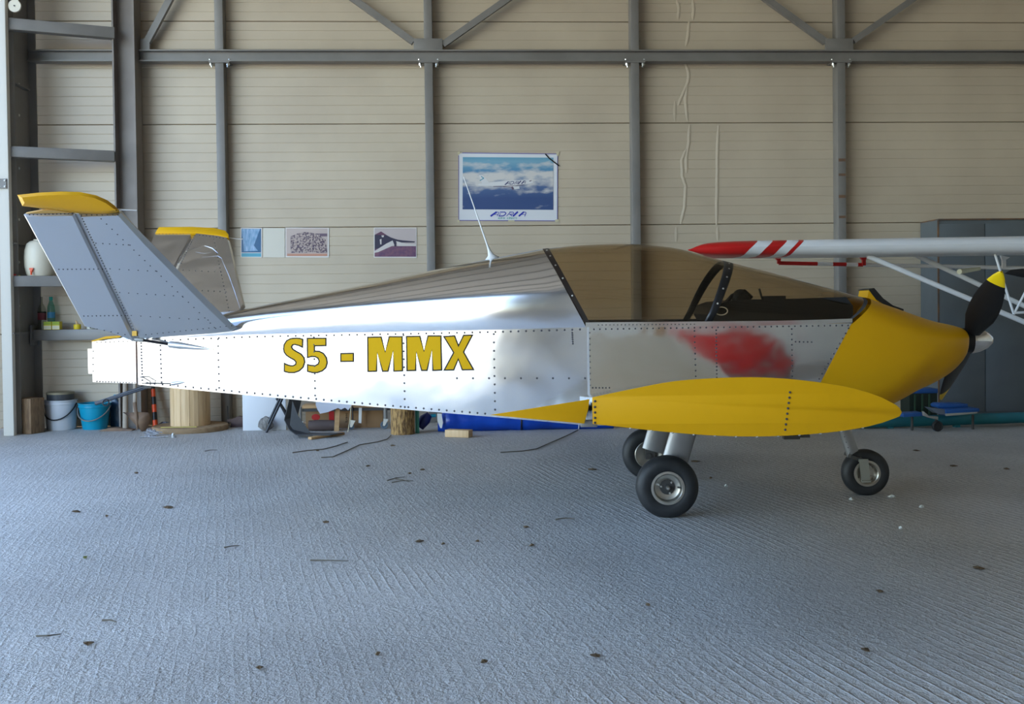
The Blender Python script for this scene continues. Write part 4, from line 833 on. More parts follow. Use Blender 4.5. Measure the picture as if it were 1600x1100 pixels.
# shovel and second tool
q = G(224, 675); k = mpp(q); zt = 0.55
e = empty('shovel', q, 'rusty shovel standing blade down beside the blue canister', 'shovel')
bl = []
for (x, y, o) in ((-35.5, 46, 0), (-33, 36, 0), (-26, 25, 0), (-14, 12, 0), (-2, 0.5, 0), (6, 1.5, 0), (12, 15, 0), (13, 26, 0), (10, 30, 0), (-10, 31, 0), (-22, 30, 0)): bl.append(q + WT*(x*k*.86+0.0) + AZ*(min(y, 31)*k+.004) - WN*0.01)
sb = MB(); cen = q+WT*(-8*k)+AZ*(18*k)-WN*0.035; n_ = len(bl); sb.add(bl+[cen], [(i, (i+1) % n_, n_) for i in range(n_)]); sb.build('blade', M_SPADE, e, smooth=True, angle=60, solid=0.006)
MB().tube([cen+AZ*-0.08+WN*0.01, cen+AZ*.02, q+WT*(-13*k)+AZ*(46*k)+WN*.01], [.006, .012, .020], 10).build('socket', M_SPADE, e, smooth=True)
MB().tube([q+WT*(-13*k)+AZ*(30*k)+WN*.01, q+WT*(-16*k)+AZ*1.05+WN*.14], 0.018, 12).build('handle', M_HANDLE, e, smooth=True)
q = G(196, 672.5); k = mpp(q); e = empty('digging_hoe', q, 'dusty hoe with a long pale handle leaning behind the shovel', 'hoe')
MB().tube([q+AZ*0.02, q+WT*(1*k)+AZ*1.02+WN*.04], [0.026]+[0.021], 12).build('handle', M_HANDLE, e, smooth=True)
MB().prism([q+WT*(x*k)+AZ*z-WN*0.06 for x, z in ((-38, 0.004), (-20, 0.0), (12, 0.0), (14, 0.012), (-10, 0.03), (-24, 0.028), (-30, 0.02))], WN*0.10).build('blade', M_SPADE, e)
# striped pole
q = G(243, 668.5); k = mpp(q); e = empty('striped_pole', q, 'thin red and black striped pole leaning behind the cable reel', 'pole'); tp_ = W(236, 560, 0.06); tp_ = q + (tp_-q)
segs = 9
for i in range(segs):
    a, c = lerp(q, tp_, i/segs), lerp(q, tp_, (i+1)/segs); MB().tube([a, c], 0.024-0.001*i, 12).build('band', M_ORANGE if i % 2 == 0 else M_BLACK, e, smooth=True, angle=40)
MB().lathe([(0, 0), (0.035, 0), (0.035, .012), (0.026, .02), (0, .02)], q, n=16).build('foot', M_ORANGE, e)
# cable reel: flange disc on the floor and the slatted drum
q = G(299, 679.5); k = mpp(q); r = 59*k; c = q+WN*(r*0.34)
c = G(299, 671); r = 57*mpp(c)
e = empty('cable_reel', c, 'wooden cable reel with a pale slatted drum on a round flange', 'reel')
# the flange stands clear of the wall
c = c - WN*max(0, 0.06 - ((WP-c).dot(WN) - r)); e.location = c; ROOT[e.name] = Vector(c)
kf = mpp(c)
MB().lathe([(0, 0), (r*.99, 0), (r, .006), (r, .040), (r*.98, .048), (0, .048)], c, n=48).build('flange', M_DISCWOOD, e, smooth=True, angle=40)
dr = 30*kf; ns = 14
for i in range(ns):
    a0 = 2*math.pi*i/ns; a1 = 2*math.pi*(i+.96)/ns; ps = []
    for a in (a0, (a0+a1)/2, a1): ps.append(c+WT*(dr*math.cos(a))+WN*(dr*math.sin(a)))
    for a in (a1, a0): ps.append(c+WT*((dr-.025)*math.cos(a))+WN*((dr-.025)*math.sin(a)))
    MB().prism([p_+AZ*.046 for p_ in ps], AZ*0.50).build('slat', M_PALEWOOD, e)
MB().lathe([(0, .546), (r, .546), (r, .586), (0, .586)], c, n=48).build('flange', M_DISCWOOD, e, smooth=True, angle=40)
bpy.data.objects.remove([o for o in e.children if o.name.startswith('flange')][-1])
ru0, ru1 = c+WT*(-35*kf)-WN*(r*.62)+AZ*.0525, c+WT*(19*kf)-WN*(r*.62)+AZ*.0525
MB().beam(ru0, ru1, 0.035, 0.006, AZ).build('folding_rule', M_RULER, label='yellow folding rule lying on the reel flange', cat='ruler')
q = G(236, 682); cb_ = MB()
for i in range(14):
    a = q+Vector((random.uniform(-.05, .05), random.uniform(-.03, .03), 0.006)); cb_.tube([a, a+Vector((random.uniform(-.05, .05), random.uniform(-.03, .03), random.uniform(.01, .06))), a+Vector((random.uniform(-.09, .09), random.uniform(-.03, .03), random.uniform(.0, .03)))], 0.005, 5)
cb_.build('wire_scraps', mat('pale_wire', (0.42, 0.43, 0.47), 0.6), kind='stuff')['label'] = 'tangle of pale wire scraps between shovel and reel'
q = G(258, 666.5); k = mpp(q); cl = MB()
import mathutils.noise as mn
rows = []
for i in range(7):
    t = i/6; rr = 1-(2*t-1)**2
    rows.append([q-WN*0.01+WT*((t-.5)*30*k)+Vector((0, -0.03*rr*math.cos(a), 0.05*rr*max(0, math.sin(a))*(1+.5*mn.noise(Vector((t*5, a, 0))))+.002)) for a in [math.pi*j/6 for j in range(7)]])
cl.grid(rows); cl.build('crumpled_plastic', mat('dark_plastic_film', (0.12, 0.12, 0.15), 0.4, col2=(0.30, 0.31, 0.36), nscale=14), smooth=True, label='crumpled dark plastic film between striped pole and reel', cat='plastic film')
q = G(266, 683.5); ch_ = MB()
for i in range(9): ch_.tube([q+Vector((-.26+.028*i+.014*math.cos(a), .02*math.sin(i*.9)+.008*math.sin(a), .006)) for a in [2*math.pi*j/10 for j in range(11)]], 0.003, 5)
ch_.lathe([(0, 0), (.022, 0), (.024, .02), (.012, .04), (0, .042)], q+Vector((.03, 0, 0)), n=12)
ch_.build('chain', M_ZINC, smooth=True, label='short chain with a ring lying before the reel flange', cat='chain')
# rusty clamp
q = G(369, 667.5); k = mpp(q); e = empty('old_vice', q, 'small rusty vice with upright pins behind the reel', 'vice')
MB().prism([q+WT*(a*k)+AZ*(z*k) for a, z in ((-9, 0), (18, 0), (18, 15), (4, 17), (-6, 13), (-14, 12), (-14, 9), (-8, 8))], WN*0.06).build('body', mat('rusty_brown', (0.10, 0.06, 0.055), 0.7, col2=(0.15, 0.10, 0.09), nscale=9), e, bevel=0.004)
for a, z in ((-13, 33), (12, 30)): MB().tube([q+WT*(a*k)+AZ*(5*k)+WN*.03, q+WT*((a-1)*k)+AZ*(z*k)+WN*.03], 0.006, 8).build('pin', M_DARK if a < 0 else M_ZINC, e)
# white board
q = G(413, 672.5); k = mpp(q)
MB().obox(q+WN*0.02+AZ*(40*k), WT, WN, AZ, (67*k, 0.02, 80*k)).build('white_board', mat('white_laminate', (0.66, 0.67, 0.70), 0.45), bevel=0.002, label='white board leaning on the wall behind the folded trestle', cat='board')
# folding trestle
q = G(425, 676); k = mpp(q); e = empty('folding_trestle', q, 'black tubular trestle with crossed legs before the white board', 'trestle')
for (x0, y0, x1, y1, o) in ((416, 676, 446, 612, 0.0), (419, 662, 452, 590, .03), (437, 630, 462, 676, .02), (432, 622, 452, 652, .04)): MB().tube([V(q+WN*o*.5, x0, y0), V(q+WN*o*.5, x1, y1)], 0.012, 10).build('leg', M_TUBE, e, smooth=True)
MB().beam(V(q, 430, 618), V(q, 470, 612), 0.03, 0.04, WN).build('top_bar', M_TUBE, e)
# rag
q = G(415, 674); k = mpp(q); rows = []
for i in range(9):
    th = math.pi*i/8; rows.append([q+WN*0.02+AZ*.001+Vector((12*k*math.sin(th)*math.cos(a)*(1+.25*mn.noise(Vector((math.cos(a)*2, math.sin(a)*2, i*.5)))), 5*k*math.sin(th)*math.sin(a), (11-11*math.cos(math.pi-th))*k*(1+.2*mn.noise(Vector((a, i, 3)))))) for a in [2*math.pi*j/14 for j in range(14)]])
MB().grid(rows, close=True).build('rag', M_RAG, smooth=True, label='crumpled grey rag at the foot of the trestle', cat='rag')
# rubber mat, folded up against the trolley
q = G(470, 685); k = mpp(q)
prof = [(455, 612, .26), (444, 656, .14), (452, 672, .08), (462, 683.5, 0.0), (480, 685.5, -.01), (516, 686.5, -.02)]
rows = []
for x, y, o in prof:
    a = V(q+WN*o, x, y); 
    if y > 680: a.z = 0.034 - .002*(y-683)
    rows.append([a, a+WN*0.12+WT*(0.10 if y < 680 else .10)+AZ*(0.02 if y < 680 else 0.0)])
MB().grid(rows).add([V(q+WN*.10, *p_) for p_ in ((457, 626), (466, 650), (476, 664), (489, 681), (466, 682), (453, 664))], [(0, 1, 2, 3, 4, 5)]).build('rubber_mat', M_MAT, solid=0.008, label='dark grey rubber mat bent upright between trestle and trolley', cat='mat')
A, C = G(484, 687), G(536, 679); MB().beam(A+AZ*.012, C+AZ*.012, 0.045, 0.022, AZ).build('wood_lath', M_PLANK, bevel=0.003, label='orange-brown wooden lath lying under the rubber mat', cat='lath')
# low trolley
q = G(535, 671); k = mpp(q); zt = V(q, 535, 635).z; e = empty('low_trolley', q, 'low wooden trolley on castors behind the aircraft belly', 'trolley')
x0, x1 = -62*k, 84*k; QT = q.copy()
MB().obox(q+WT*((x0+x1)/2)+WN*0.10+AZ*zt, WT, WN, AZ, (x1-x0, 0.20, 0.03)).build('deck', M_PLANK, e, bevel=0.003)
MB().obox(q+WT*((x0+x1)/2)+WN*0.02+AZ*(zt-.03), WT, WN, AZ, (x1-x0, 0.02, 0.03)).build('edge_rail', M_DARK, e)
for px_, w_ in ((551, .012), (602.5, .03), (470, .02)):
    p_ = V(q, px_, 650); MB().tube([Vector((p_.x, p_.y, .085)), Vector((p_.x, p_.y, zt))], w_*.55, 10).build('post', M_TUBE if px_ == 551 else M_STEEL, e, smooth=True)
    r_ = 0.036 if px_ > 600 else 0.028; cc = Vector((p_.x-.015, p_.y, r_)); o = MB().lathe([(r_*.6, -.012), (r_, -.012), (r_, .012), (r_*.6, .012), (r_*.55, .006), (0, .006)], cc, -WN, n=24).build('castor_wheel', mat('grey_blue_tyre', (0.10, 0.14, 0.18), 0.5), e, smooth=True, angle=40)
    MB().prism([cc-WN*.016+Vector((dx, 0, dz)) for dx, dz in ((-.012, -.006), (.008, -.008), (.042, .055), (-.004, .062))], WN*.004).build('castor_fork', M_ZINC, o)
def carton(x0, x1, yt, yb_, dep, lab, extra=None):
    c, w, h, k = gb(x0, x1, yt, yb_, dep); e = empty('carton', c, lab, 'carton', 'cartons under the trolley')
    MB().obox(c+AZ*h/2, WT, WN, AZ, (w, dep, h)).build('box', M_CARD, e, bevel=0.002)
    return e, c, w, h, k
e, c, w, h, k = carton(478, 529.5, 640.5, 669.5, 0.07, 'brown carton with a red disc and red stripe under the trolley')
f = c - WN*(0.036); MB().prism([f+WT*(x*k)+AZ*(h*.62+.030*math.sin(a)) + WT*(.040*math.cos(a)) for x, a in [(-10, 2*math.pi*i/20) for i in range(20)]], -WN*.001).build('red_disc', M_RED, e)
MB().obox(f+WT*(14.5*k)+AZ*h*.6, WT, WN, AZ, (8*k, .002, h*.75)).build('red_stripe', M_RED, e)
e, c, w, h, k = carton(531, 598, 637.5, 668.5, 0.07, 'plain brown carton with printed number under the trolley')
f = c - WN*(0.0362); n_ = MB(); y_ = 0
for chx in '5/800':
    for ln in FONT[chx]:
        for (u0, v0), (u1, v1) in zip(ln[:-1], ln[1:]): n_.beam(f+WT*(-24*k+v0*3*k)+AZ*(h*.30+y_+u0*2.2*k), f+WT*(-24*k+v1*3*k)+AZ*(h*.30+y_+u1*2.2*k), .003, .001, WN)
    y_ += 3.0*k
n_.build('printed_number', M_INK, e)
MB().obox(f+WT*(8*k)+AZ*h*.5, WT, WN, AZ, (.004, .002, h*.9)).build('flap_seam', M_CARD, e)
q = G(503, 673.0); k = mpp(q); rr = 8.5*k
MB().tube([q+WT*(-20*k)+AZ*rr, q+WT*(-8*k)+AZ*rr*1.02, q+WT*(8*k)+AZ*rr*.97, q+WT*(21*k)+AZ*rr*.95], [rr*.93, rr, rr, rr*.95], 16).build('sheeting_roll', M_BROWNROLL, smooth=True, angle=50, label='dark brown roll of sheeting lying before the red-marked carton', cat='roll')
q = G(526.5, 674); k = mpp(q); MB().prism([q+WT*(a*k)+AZ*(z*k) for a, z in ((-4.5, 0), (3, 0), (5, 34), (-2, 36))], WN*.02).build('wood_stake', M_PLANK, label='upright wooden stake between the two cartons', cat='stake')
q = G(520, 675.5); k = mpp(q); zt_ = V(q, 520, 622).z
cv = [(494, 626), (493, 632), (496, 640), (500, 646.5), (512, 644), (528, 637.5), (533, 640), (539, 637), (544, 641), (549, 634), (552, 627), (525, 622)]
MB().prism([V(q, *p_) for p_ in cv], WN*.008).build('white_cloth', M_CLOTH, label='white cloth hanging from the trolley edge behind the belly', cat='cloth')
MB().tube([V(q, 548.5, 634), V(q, 547, 655), V(q, 543.5, 676)], 0.004, 6).build('cord', M_TAPE, label='pale cord hanging from the white cloth to the floor', cat='cord')
for x, yt, yb_, lab in ((563, 626, 661.5, 'white paper strip hanging before the plain carton'), (612.5, 634, 660, 'white paper strip hanging beside the log')):
    MB().prism([V(QT+WN*.006, *p_) for p_ in ((x-2, yt), (x+2.8, yt), (x+1.5, yb_), (x-2.8, yb_-.8))], WN*.006).build('paper_strip', M_WHITE, label=lab, cat='strip', group='hanging paper strips')
# log
q = G(628.5, 680); k = mpp(q); r = 19*k; c = q+WN*r; rows = []
for i in range(7):
    z = 0.33*i/6; rows.append([c+Vector((math.cos(a), math.sin(a), 0))*r*(1+.06*mn.noise(Vector((math.cos(a)*3, math.sin(a)*3, z*3))))+AZ*z for a in [2*math.pi*j/28 for j in range(28)]])
MB().grid(rows, close=True).poly(rows[-1]).poly(rows[0]).build('log', M_LOG, smooth=True, angle=50, label='upright split log with rough yellow-brown bark beside the green post', cat='log')
q = G(652, 677); k = mpp(q); MB().obox(q+AZ*.22+WN*.015, WT, WN, AZ, (6*k, .03, .44)).build('green_post', M_GREEN, label='narrow green painted post between log and blue tarpaulin', cat='post')
q = G(663, 674.5); k = mpp(q); e = empty('blue_jug', q, 'dark blue jug lying between green post and blue tarpaulin', 'jug')
MB().tube([V(q, 655, 668)+WN*.05, V(q, 664, 656)+WN*.05, V(q, 671, 648)+WN*.05], [.045, .055, .03], 14).build('body', mat('indigo_plastic', (0.02, 0.03, 0.16), 0.4), e, smooth=True, angle=60)
MB().tube([V(q, 670, 651)+WN*.05, V(q, 681, 650)+WN*.05], .016, 10).build('spout', M_BUCKB, e, smooth=True)
# tarpaulin bundle
q = G(800, 673.5); k = mpp(q); rows = []; e = empty('tarpaulin_bundle', q, 'long bundle wrapped in shiny blue tarpaulin along the wall', 'bundle')
for i in range(41):
    t = i/40; px_ = lerp(684, 960, t); rr = 0.115*min(1, (.55+t*8))*(1-.10*t); cc = V(q, px_, 672); cc.z = rr*.92; cc = cc + WN*(.10)
    rows.append([cc + (WN*math.cos(a)*.9+AZ*math.sin(a))*rr*(1+.09*mn.noise(Vector((t*16, math.cos(a)*1.5, math.sin(a)*1.5)))) for a in [2*math.pi*j/24 for j in range(24)]])
MB().grid(rows, close=True).poly(rows[0]).poly(rows[-1]).build('wrapping', M_TARP, e, smooth=True, angle=70)
for px_, m_ in ((815, M_BLACK), (905, M_WHITE)):
    cc = V(q, px_, 672)+WN*.10; cc.z = .100; MB().tube([cc+(WN*math.cos(a)*.9+AZ*math.sin(a))*.112 for a in [2*math.pi*j/24 for j in range(25)]], .008 if m_ is M_BLACK else .005, 6, cap=False).build('strap', m_, e, smooth=True)
MB().prism([V(q-WN*.018, *p_) for p_ in ((683, 646), (690, 646), (692, 660), (690.5, 669), (688, 669), (683.5, 658))], -WN*.004).build('white_patch', M_WHITE, e)
q = G(717, 684); k = mpp(q); MB().box(q+AZ*.033+WN*.06, (.225, .10, .062), rz=-.35).build('wood_offcut', M_PALEWOOD, bevel=.002, label='short pale wooden offcut lying before the blue tarpaulin', cat='wood offcut')
# cables on the floor
for pts, lab in (([(457, 708.5), (480, 705), (505, 703), (525, 698), (535, 694.5), (543, 692)], 'short dark wire on the floor below the rubber mat'), ([(502, 716), (520, 715), (545, 704), (562, 696), (590, 691.5), (605, 687), (611, 681)], 'long curved dark wire running to the log'), ([(782, 708), (815, 706), (838, 702.5), (862, 692), (885, 682), (903, 673)], 'thin dark wire on the floor before the blue tarpaulin')):
    MB().tube([G(*p_)+AZ*.006 for p_ in pts], .004, 6).build('floor_wire', M_TWIG, smooth=True, label=lab, cat='wire', group='wires on the floor')

# ================================================================== SHELF THINGS
def on_rail(px, py, off): return W(px, py, off)
q = on_rail(63, 431, .42); q.z = SHELF_TOP; k = mpp(q)
e = empty('keg', q, 'cream plastic keg with red tap on the grey box rail', 'keg')
MB().lathe([(0, 0), (18*k, 0), (20*k, 3*k), (22.5*k, 15*k), (22.8*k, 28*k), (22*k, 40*k), (19*k, 50*k), (14*k, 54*k), (9*k, 55.5*k), (9*k, 57*k), (0, 57*k)], q, n=32).build('body', M_KEG, e, smooth=True, angle=50)
a = q-WN*(20*k)+AZ*(7*k)-WT*(4*k); MB().tube([a+WN*.03, a-WN*.03], .011, 10).tube([a-WN*.025, a-WN*.025-AZ*.035], .009, 10).box(a-WN*.02+AZ*.02, (.035, .014, .018)).build('tap', M_ORANGE, e, smooth=True, angle=40)
for px_, w_, m_, lab, cat_ in ((22.5, .032, M_RED, 'small red cap beside the keg on the grey rail', 'cap'), (30.5, .014, M_BOLTY, 'tiny yellow cap beside the keg on the grey rail', 'cap')):
    q = on_rail(px_, 430, .54); q.z = SHELF_TOP-.002; MB().lathe([(0, 0), (w_*.5, 0), (w_*.5, w_*.5), (w_*.35, w_*.6), (0, w_*.6)], q, n=14).build('plastic_plug', m_, smooth=True, angle=40, label=lab, cat=cat_, group='caps beside the keg')
def bottle(px, prof, m, lab, parts):
    q = on_rail(px, 515, .085); q.z = SH2; k = mpp(q); e = empty('bottle', q, lab, 'bottle', 'bottles on the low rail')
    MB().lathe([(r*k, z*k) for r, z in prof], q, n=24).build('glass_body', m, e, smooth=True, angle=60)
    for nm, pr_, mm in parts: MB().lathe([(r*k, z*k) for r, z in pr_], q, n=24).build(nm, mm, e, smooth=True, angle=40)
bottle(66, [(0, 0), (6, 0), (6.2, 2), (6.2, 30), (5, 35), (2, 40), (1.6, 44), (1.6, 51), (0, 51)], M_CLEAR, 'clear glass bottle with a dark red label beside the yellow boxes', [('label_band', [(6.25, 15), (6.35, 15), (6.35, 26), (6.25, 26)], mat('wine_label', (0.22, 0.04, 0.05), 0.5)), ('label_rim', [(6.3, 26), (6.4, 26), (6.4, 28), (6.3, 28)], M_INK)])
bottle(80.5, [(0, 0), (5.5, 0), (5.7, 2), (5.5, 14), (5.8, 16), (5.8, 30), (5.2, 36), (2.3, 45), (2.2, 47), (0, 47)], M_TEALPET, 'teal plastic bottle with green cap behind the yellow boxes', [('cap', [(2.7, 45.5), (2.7, 51), (0, 51)], mat('teal_cap', (0.0, 0.30, 0.24), 0.4)), ('label_band', [(5.85, 18), (5.95, 18), (5.95, 27), (5.85, 27)], mat('blue_label', (0.05, 0.25, 0.45), 0.5))])
for px_, lab in ((76.5, 'yellow and lime card box beside the clear bottle'), (89.5, 'yellow and lime card box below the teal bottle')):
    q = on_rail(px_, 517, .175); q.z = SH2; k = mpp(q); e = empty('card_box', q, lab, 'box', 'yellow boxes on the low rail'); w_ = 11.5*k
    MB().obox(q+AZ*(6.2*k), WT, WN, AZ, (w_, .07, 12.4*k)).build('box', M_YBOX, e, bevel=.001); MB().obox(q+AZ*(9.9*k)-WN*.0355, WT, WN, AZ, (w_*.98, .002, 5*k)).build('lime_print', M_LIME, e); MB().obox(q+AZ*(3.4*k)-WN*.0355, WT, WN, AZ, (w_*.96, .002, 5.5*k)).build('pale_print', M_PALEY, e)
q = on_rail(121, 517, .14); q.z = SH2; k = mpp(q); e = empty('glue_pot', q, 'small yellow glue pot with a stubby nozzle on the low rail', 'pot')
MB().lathe([(0, 0), (5.3*k, 0), (5.5*k, .5*k), (5.5*k, 7*k), (4.5*k, 7.6*k), (0, 7.6*k)], q, n=24).build('pot', M_BOLTY, e, smooth=True, angle=40); MB().tube([q+AZ*(7*k), q+AZ*(11*k)-WT*(1*k), q+AZ*(14*k)-WT*(2.5*k)], [2.6*k, 1.8*k, .8*k], 8).build('nozzle', M_PALEWOOD, e, smooth=True)
q = on_rail(142, 517, .14); q.z = SH2; MB().lathe([(0, 0), (6*k, 0), (6*k, 6*k), (5.4*k, 6*k), (5.4*k, .8*k), (0, .8*k)], q, n=24).build('tub', mat('milky_plastic', (0.55, 0.56, 0.48), 0.4), smooth=True, angle=40, label='small milky plastic tub beside the yellow glue pot', cat='tub')
q = on_rail(163, 517, .14); q.z = SH2; MB().obox(q+AZ*.008, WT, WN, AZ, (15*k, .03, .016)).build('knife', M_BLACK, bevel=.003, label='flat black tool lying on the low rail beside the tub', cat='tool')

# ================================================================== RIGHT BACK: CABINET, TROLLEY, SECOND AIRCRAFT
fo = 0.40
cl0 = W(1467, 640, fo); cr0 = W(1612, 640, fo); zc = W(1467, 344, fo).z; bz = Vector((cl0.x, cl0.y, 0)); wdt = (Vector((cr0.x, cr0.y, 0))-bz).length
e = empty('steel_cabinet', bz+WT*wdt/2, 'tall dark grey steel cabinet with rusty edges against the wall', 'cabinet')
MB().obox(bz+WT*wdt/2+WN*.195+AZ*zc/2, WT, WN, AZ, (wdt, .37, zc)).build('body', M_CAB, e)
MB().obox(bz+WT*.003+WN*.195+AZ*zc/2-WT*.005, WT, WN, AZ, (.004, .37, zc)).build('side_sheet', M_CAB, e)
for i in range(2):
    o = MB().obox(bz+WT*(wdt*(.25+.5*i))+WN*.004+AZ*(zc/2), WT, WN, AZ, (wdt/2-.008, .018, zc-.08)).build('door', M_CAB, e, bevel=.002)
    if i: MB().lathe([(.012, 0), (.012, .02), (.02, .025), (.02, .04), (0, .045)], W(1547, 497, fo+.004), -WN, n=14).build('knob', M_ZINC, o, smooth=True)
MB().obox(bz+WT*wdt/2+WN*.19+AZ*(zc+.006), WT, WN, AZ, (wdt, .40, .014)).build('top_edge', M_RUST, e); MB().obox(bz+WN*.0+AZ*zc/2, WT, WN, AZ, (.014, .012, zc)).build('corner_edge', M_RUST, e)
q = G(1443, 662); k = mpp(q); e = empty('bottle_crate', q+WN*.1, 'dark green crate with a blue lid beside the cabinet', 'crate')
b = MB().obox(q+WN*.10+AZ*(24*k), WT, WN, AZ, (44*k, .20, 48*k)); b.build('body', mat('dark_green_crate', (0.01, 0.02, 0.013), 0.5), e)
for dx in (-14, -2, 9): MB().obox(q-WN*.004+WT*(dx*k)+AZ*(24*k), WT, WN, AZ, (2.5*k, .01, 44*k)).build('slat', mat('mid_green_slat', (0.03, 0.07, 0.04), 0.5), e)
MB().obox(q+WN*.10+AZ*(51*k), WT, WN, AZ, (46*k, .21, 7*k)).build('lid', M_BLUE, e, bevel=.004)
A, C = hit(1335, 661, G(1450, 668), WN), hit(1640, 651, G(1450, 668), WN)
e = empty('teal_pipe', Vector((A.x, A.y, 0)), 'long teal metal pipe lying in front of the cabinet', 'pipe')
MB().tube([A, C], .050, 20).build('tube', M_TEAL, e, smooth=True, angle=60)
for t in (.18, .52, .93): p_ = lerp(A, C, t); MB().obox(Vector((p_.x, p_.y, p_.z/2)), WT, WN, AZ, (.05, .05, p_.z)).build('foot', M_TEAL, e)
q = G(1464.5, 674); k = mpp(q); e = empty('blue_dolly', q, 'blue board dolly with a small black wheel beside the yellow nose', 'dolly')
def slab(pts, dep, m, nm, off=0): MB().prism([V(q+WN*off, *p_) for p_ in pts], WN*dep).build(nm, m, e, bevel=.002)
slab(((1478, 640), (1530, 638), (1531, 642), (1526, 645.5), (1479, 650)), .16, M_BLUE, 'board'); slab(((1477, 646.5), (1528, 643.5), (1526, 646.2), (1478, 650.2)), .01, mat('pale_board_edge', (0.35, 0.34, 0.30), 0.6), 'board_edge', -.012)
slab(((1466, 634), (1470, 631), (1512, 631), (1513, 636), (1468, 638)), .16, M_BLUE, 'upper_board', .12); slab(((1412, 646), (1440, 644), (1444, 650), (1412, 652)), .12, M_BLUE, 'left_board', .05)
slab(((1452, 637), (1478, 640), (1479, 649), (1464, 646)), .10, mat('grey_blue_bracket', (0.14, 0.17, 0.22), 0.5), 'bracket', .02); slab(((1444, 643), (1452, 650), (1466, 651), (1466, 656), (1452, 653), (1445, 650)), .05, mat('pale_bracket', (0.30, 0.29, 0.26), 0.5), 'fork', .0)
rw = 8.3*k; MB().lathe([(0, -.018), (rw*.8, -.018), (rw, -.012), (rw, .012), (rw*.8, .018), (rw*.75, .012), (0, .012)], q+AZ*rw, -WN, n=28).build('wheel', M_RUB, e, smooth=True, angle=40)
MB().tube([q+AZ*rw+WN*.02, V(q+WN*.02, 1463, 652)], .012, 8).build('axle_fork', M_DARK, e)
for px_ in (1425, 1520): p_ = V(q+WN*.10, px_, 648); MB().tube([Vector((p_.x, p_.y, 0)), p_], .012, 8).build('leg', M_DARK, e)

# second aircraft: strutted high wing with red stripes
wq = Vector((0, 8.15, 0)); Nw = Vector((0, 1, 0))
def H(px, py, dy=0.0): return hit(px, py, wq+Vector((0, dy, 0)), Nw)
e0 = H(1600, 395); e = empty('parked_high_wing_aircraft', Vector((e0.x+0.6, e0.y+0.4, 0)), 'white high-wing aircraft with red striped wing tip behind the yellow nose', 'aircraft')
TOPW = [(1079, 388), (1095, 381), (1120, 376.5), (1160, 374.5), (1250, 373), (1400, 370), (1600, 367), (1900, 362)]
BOTW = [(1079, 391), (1095, 396), (1120, 398.5), (1160, 399.5), (1280, 399.5), (1400, 398.3), (1600, 395.5), (1900, 391)]
def wrow(px):
    t_, b_ = H(px, interp(TOPW, px)), H(px, interp(BOTW, px)); h_ = t_.z-b_.z; tip = min(1, max(.05, (px-1077)/60)); chord = 1.15*(tip**.6)
    out = []
    for s_, z_ in ((0, .42), (-.004, .55), (.01, .72), (.04, .88), (.10, .98), (.22, 1.0), (.45, .86), (.75, .58), (1.0, .30), (1.0, .26), (.7, .12), (.4, .02), (.15, 0.0), (.05, .06), (.012, .20)):
        out.append(Vector((t_.x + (1-tip)*0.25*s_ + .13*min(1, max(0, (px-1110)/50))*z_**1.4, 8.15+(1-tip)*.10+chord*s_, b_.z+h_*z_)))
    return out
def wpart(nm, xs, m, parent): 
    r_ = [wrow(x) for x in xs]; return MB().grid(r_, close=True).poly(r_[0]).poly(r_[-1]).build(nm, m, parent, smooth=True, angle=45)
def slant(a, c): return a, c
wg = wpart('wing', [1237, 1300, 1400, 1500, 1600, 1700, 1800], M_WING, e)
wpart('red_wing_tip', [1078, 1082, 1088, 1096, 1106, 1120, 1140, 1164], M_RED, wg); wpart('white_band', [1164, 1175, 1188], M_WING, wg); wpart('red_band', [1188, 1200, 1210.5], M_RED, wg); wpart('white_band', [1210.5, 1220, 1229], M_WING, wg); wpart('red_band', [1229, 1237], M_RED, wg)
fy = 1.22
for x0, x1, m_ in ((1217, 1277, M_RED), (1277, 1301, M_WING), (1301, 1322, M_RED), (1322, 1340, M_WING), (1340, 1348, M_RED), (1348, 1700, M_WING)):
    a, c = H(x0, lerp(411, 420, (x0-1217)/440), fy), H(x1, lerp(411, 420, (x1-1217)/440), fy); MB().tube([a, (a+c)/2, c], .018, 10).build('aileron_segment', m_, wg, smooth=True, angle=60)
for x0, x1, m_ in ((1207, 1218, M_RED), (1342, 1351, M_RED), (1564, 1570, M_WING)):
    yb_ = 412+ (x1-1217)*.02; MB().prism([H(*p_, fy-.05) for p_ in ((x0, 399), (x0+14, 402), (x1+2, 406), (x1+2, yb_), (x1-3, yb_), (x1-3, 407))], (0, .03, 0)).build('aileron_bracket', m_, wg)
for (x0, y0, x1, y1, dy) in ((1356, 400, 1722, 554.6, .15), (1428, 397, 1690, 520, .75)): MB().tube([H(x0, y0, dy), H(x1, y1, dy)], .021, 12).build('wing_strut', M_WING, e, smooth=True, angle=60)
for (x0, y0, x1, y1) in ((1554.5, 397, 1584, 491), (1584, 491, 1612, 437), (1584, 489, 1625, 487)): MB().tube([H(x0, y0, .15), H(x1, y1, .15)], .010, 8).build('jury_strut', M_WING, e, smooth=True)
MB().tube([H(1499, 424.5, .5), H(1530, 420, .9)], [.022, .016], 12).build('pitot_tube', M_PALEY, e, smooth=True, angle=50)
fx = H(1700, 440).x+.55
bd = []
for y_, zc_, hh, w_ in ((0, 1.33, .14, .15), (.25, 1.28, .30, .30), (.7, 1.18, .48, .38), (1.2, 1.12, .52, .40), (1.75, 1.10, .42, .32)):
    cc = Vector((fx, 7.6+y_, zc_)); bd.append([cc+Vector((w_*math.cos(a), 0, hh*math.sin(a))) for a in [2*math.pi*j/20 for j in range(20)]])
MB().grid(bd, close=True).poly(bd[0]).poly(bd[-1]).build('fuselage', M_WING, e, smooth=True, angle=60)
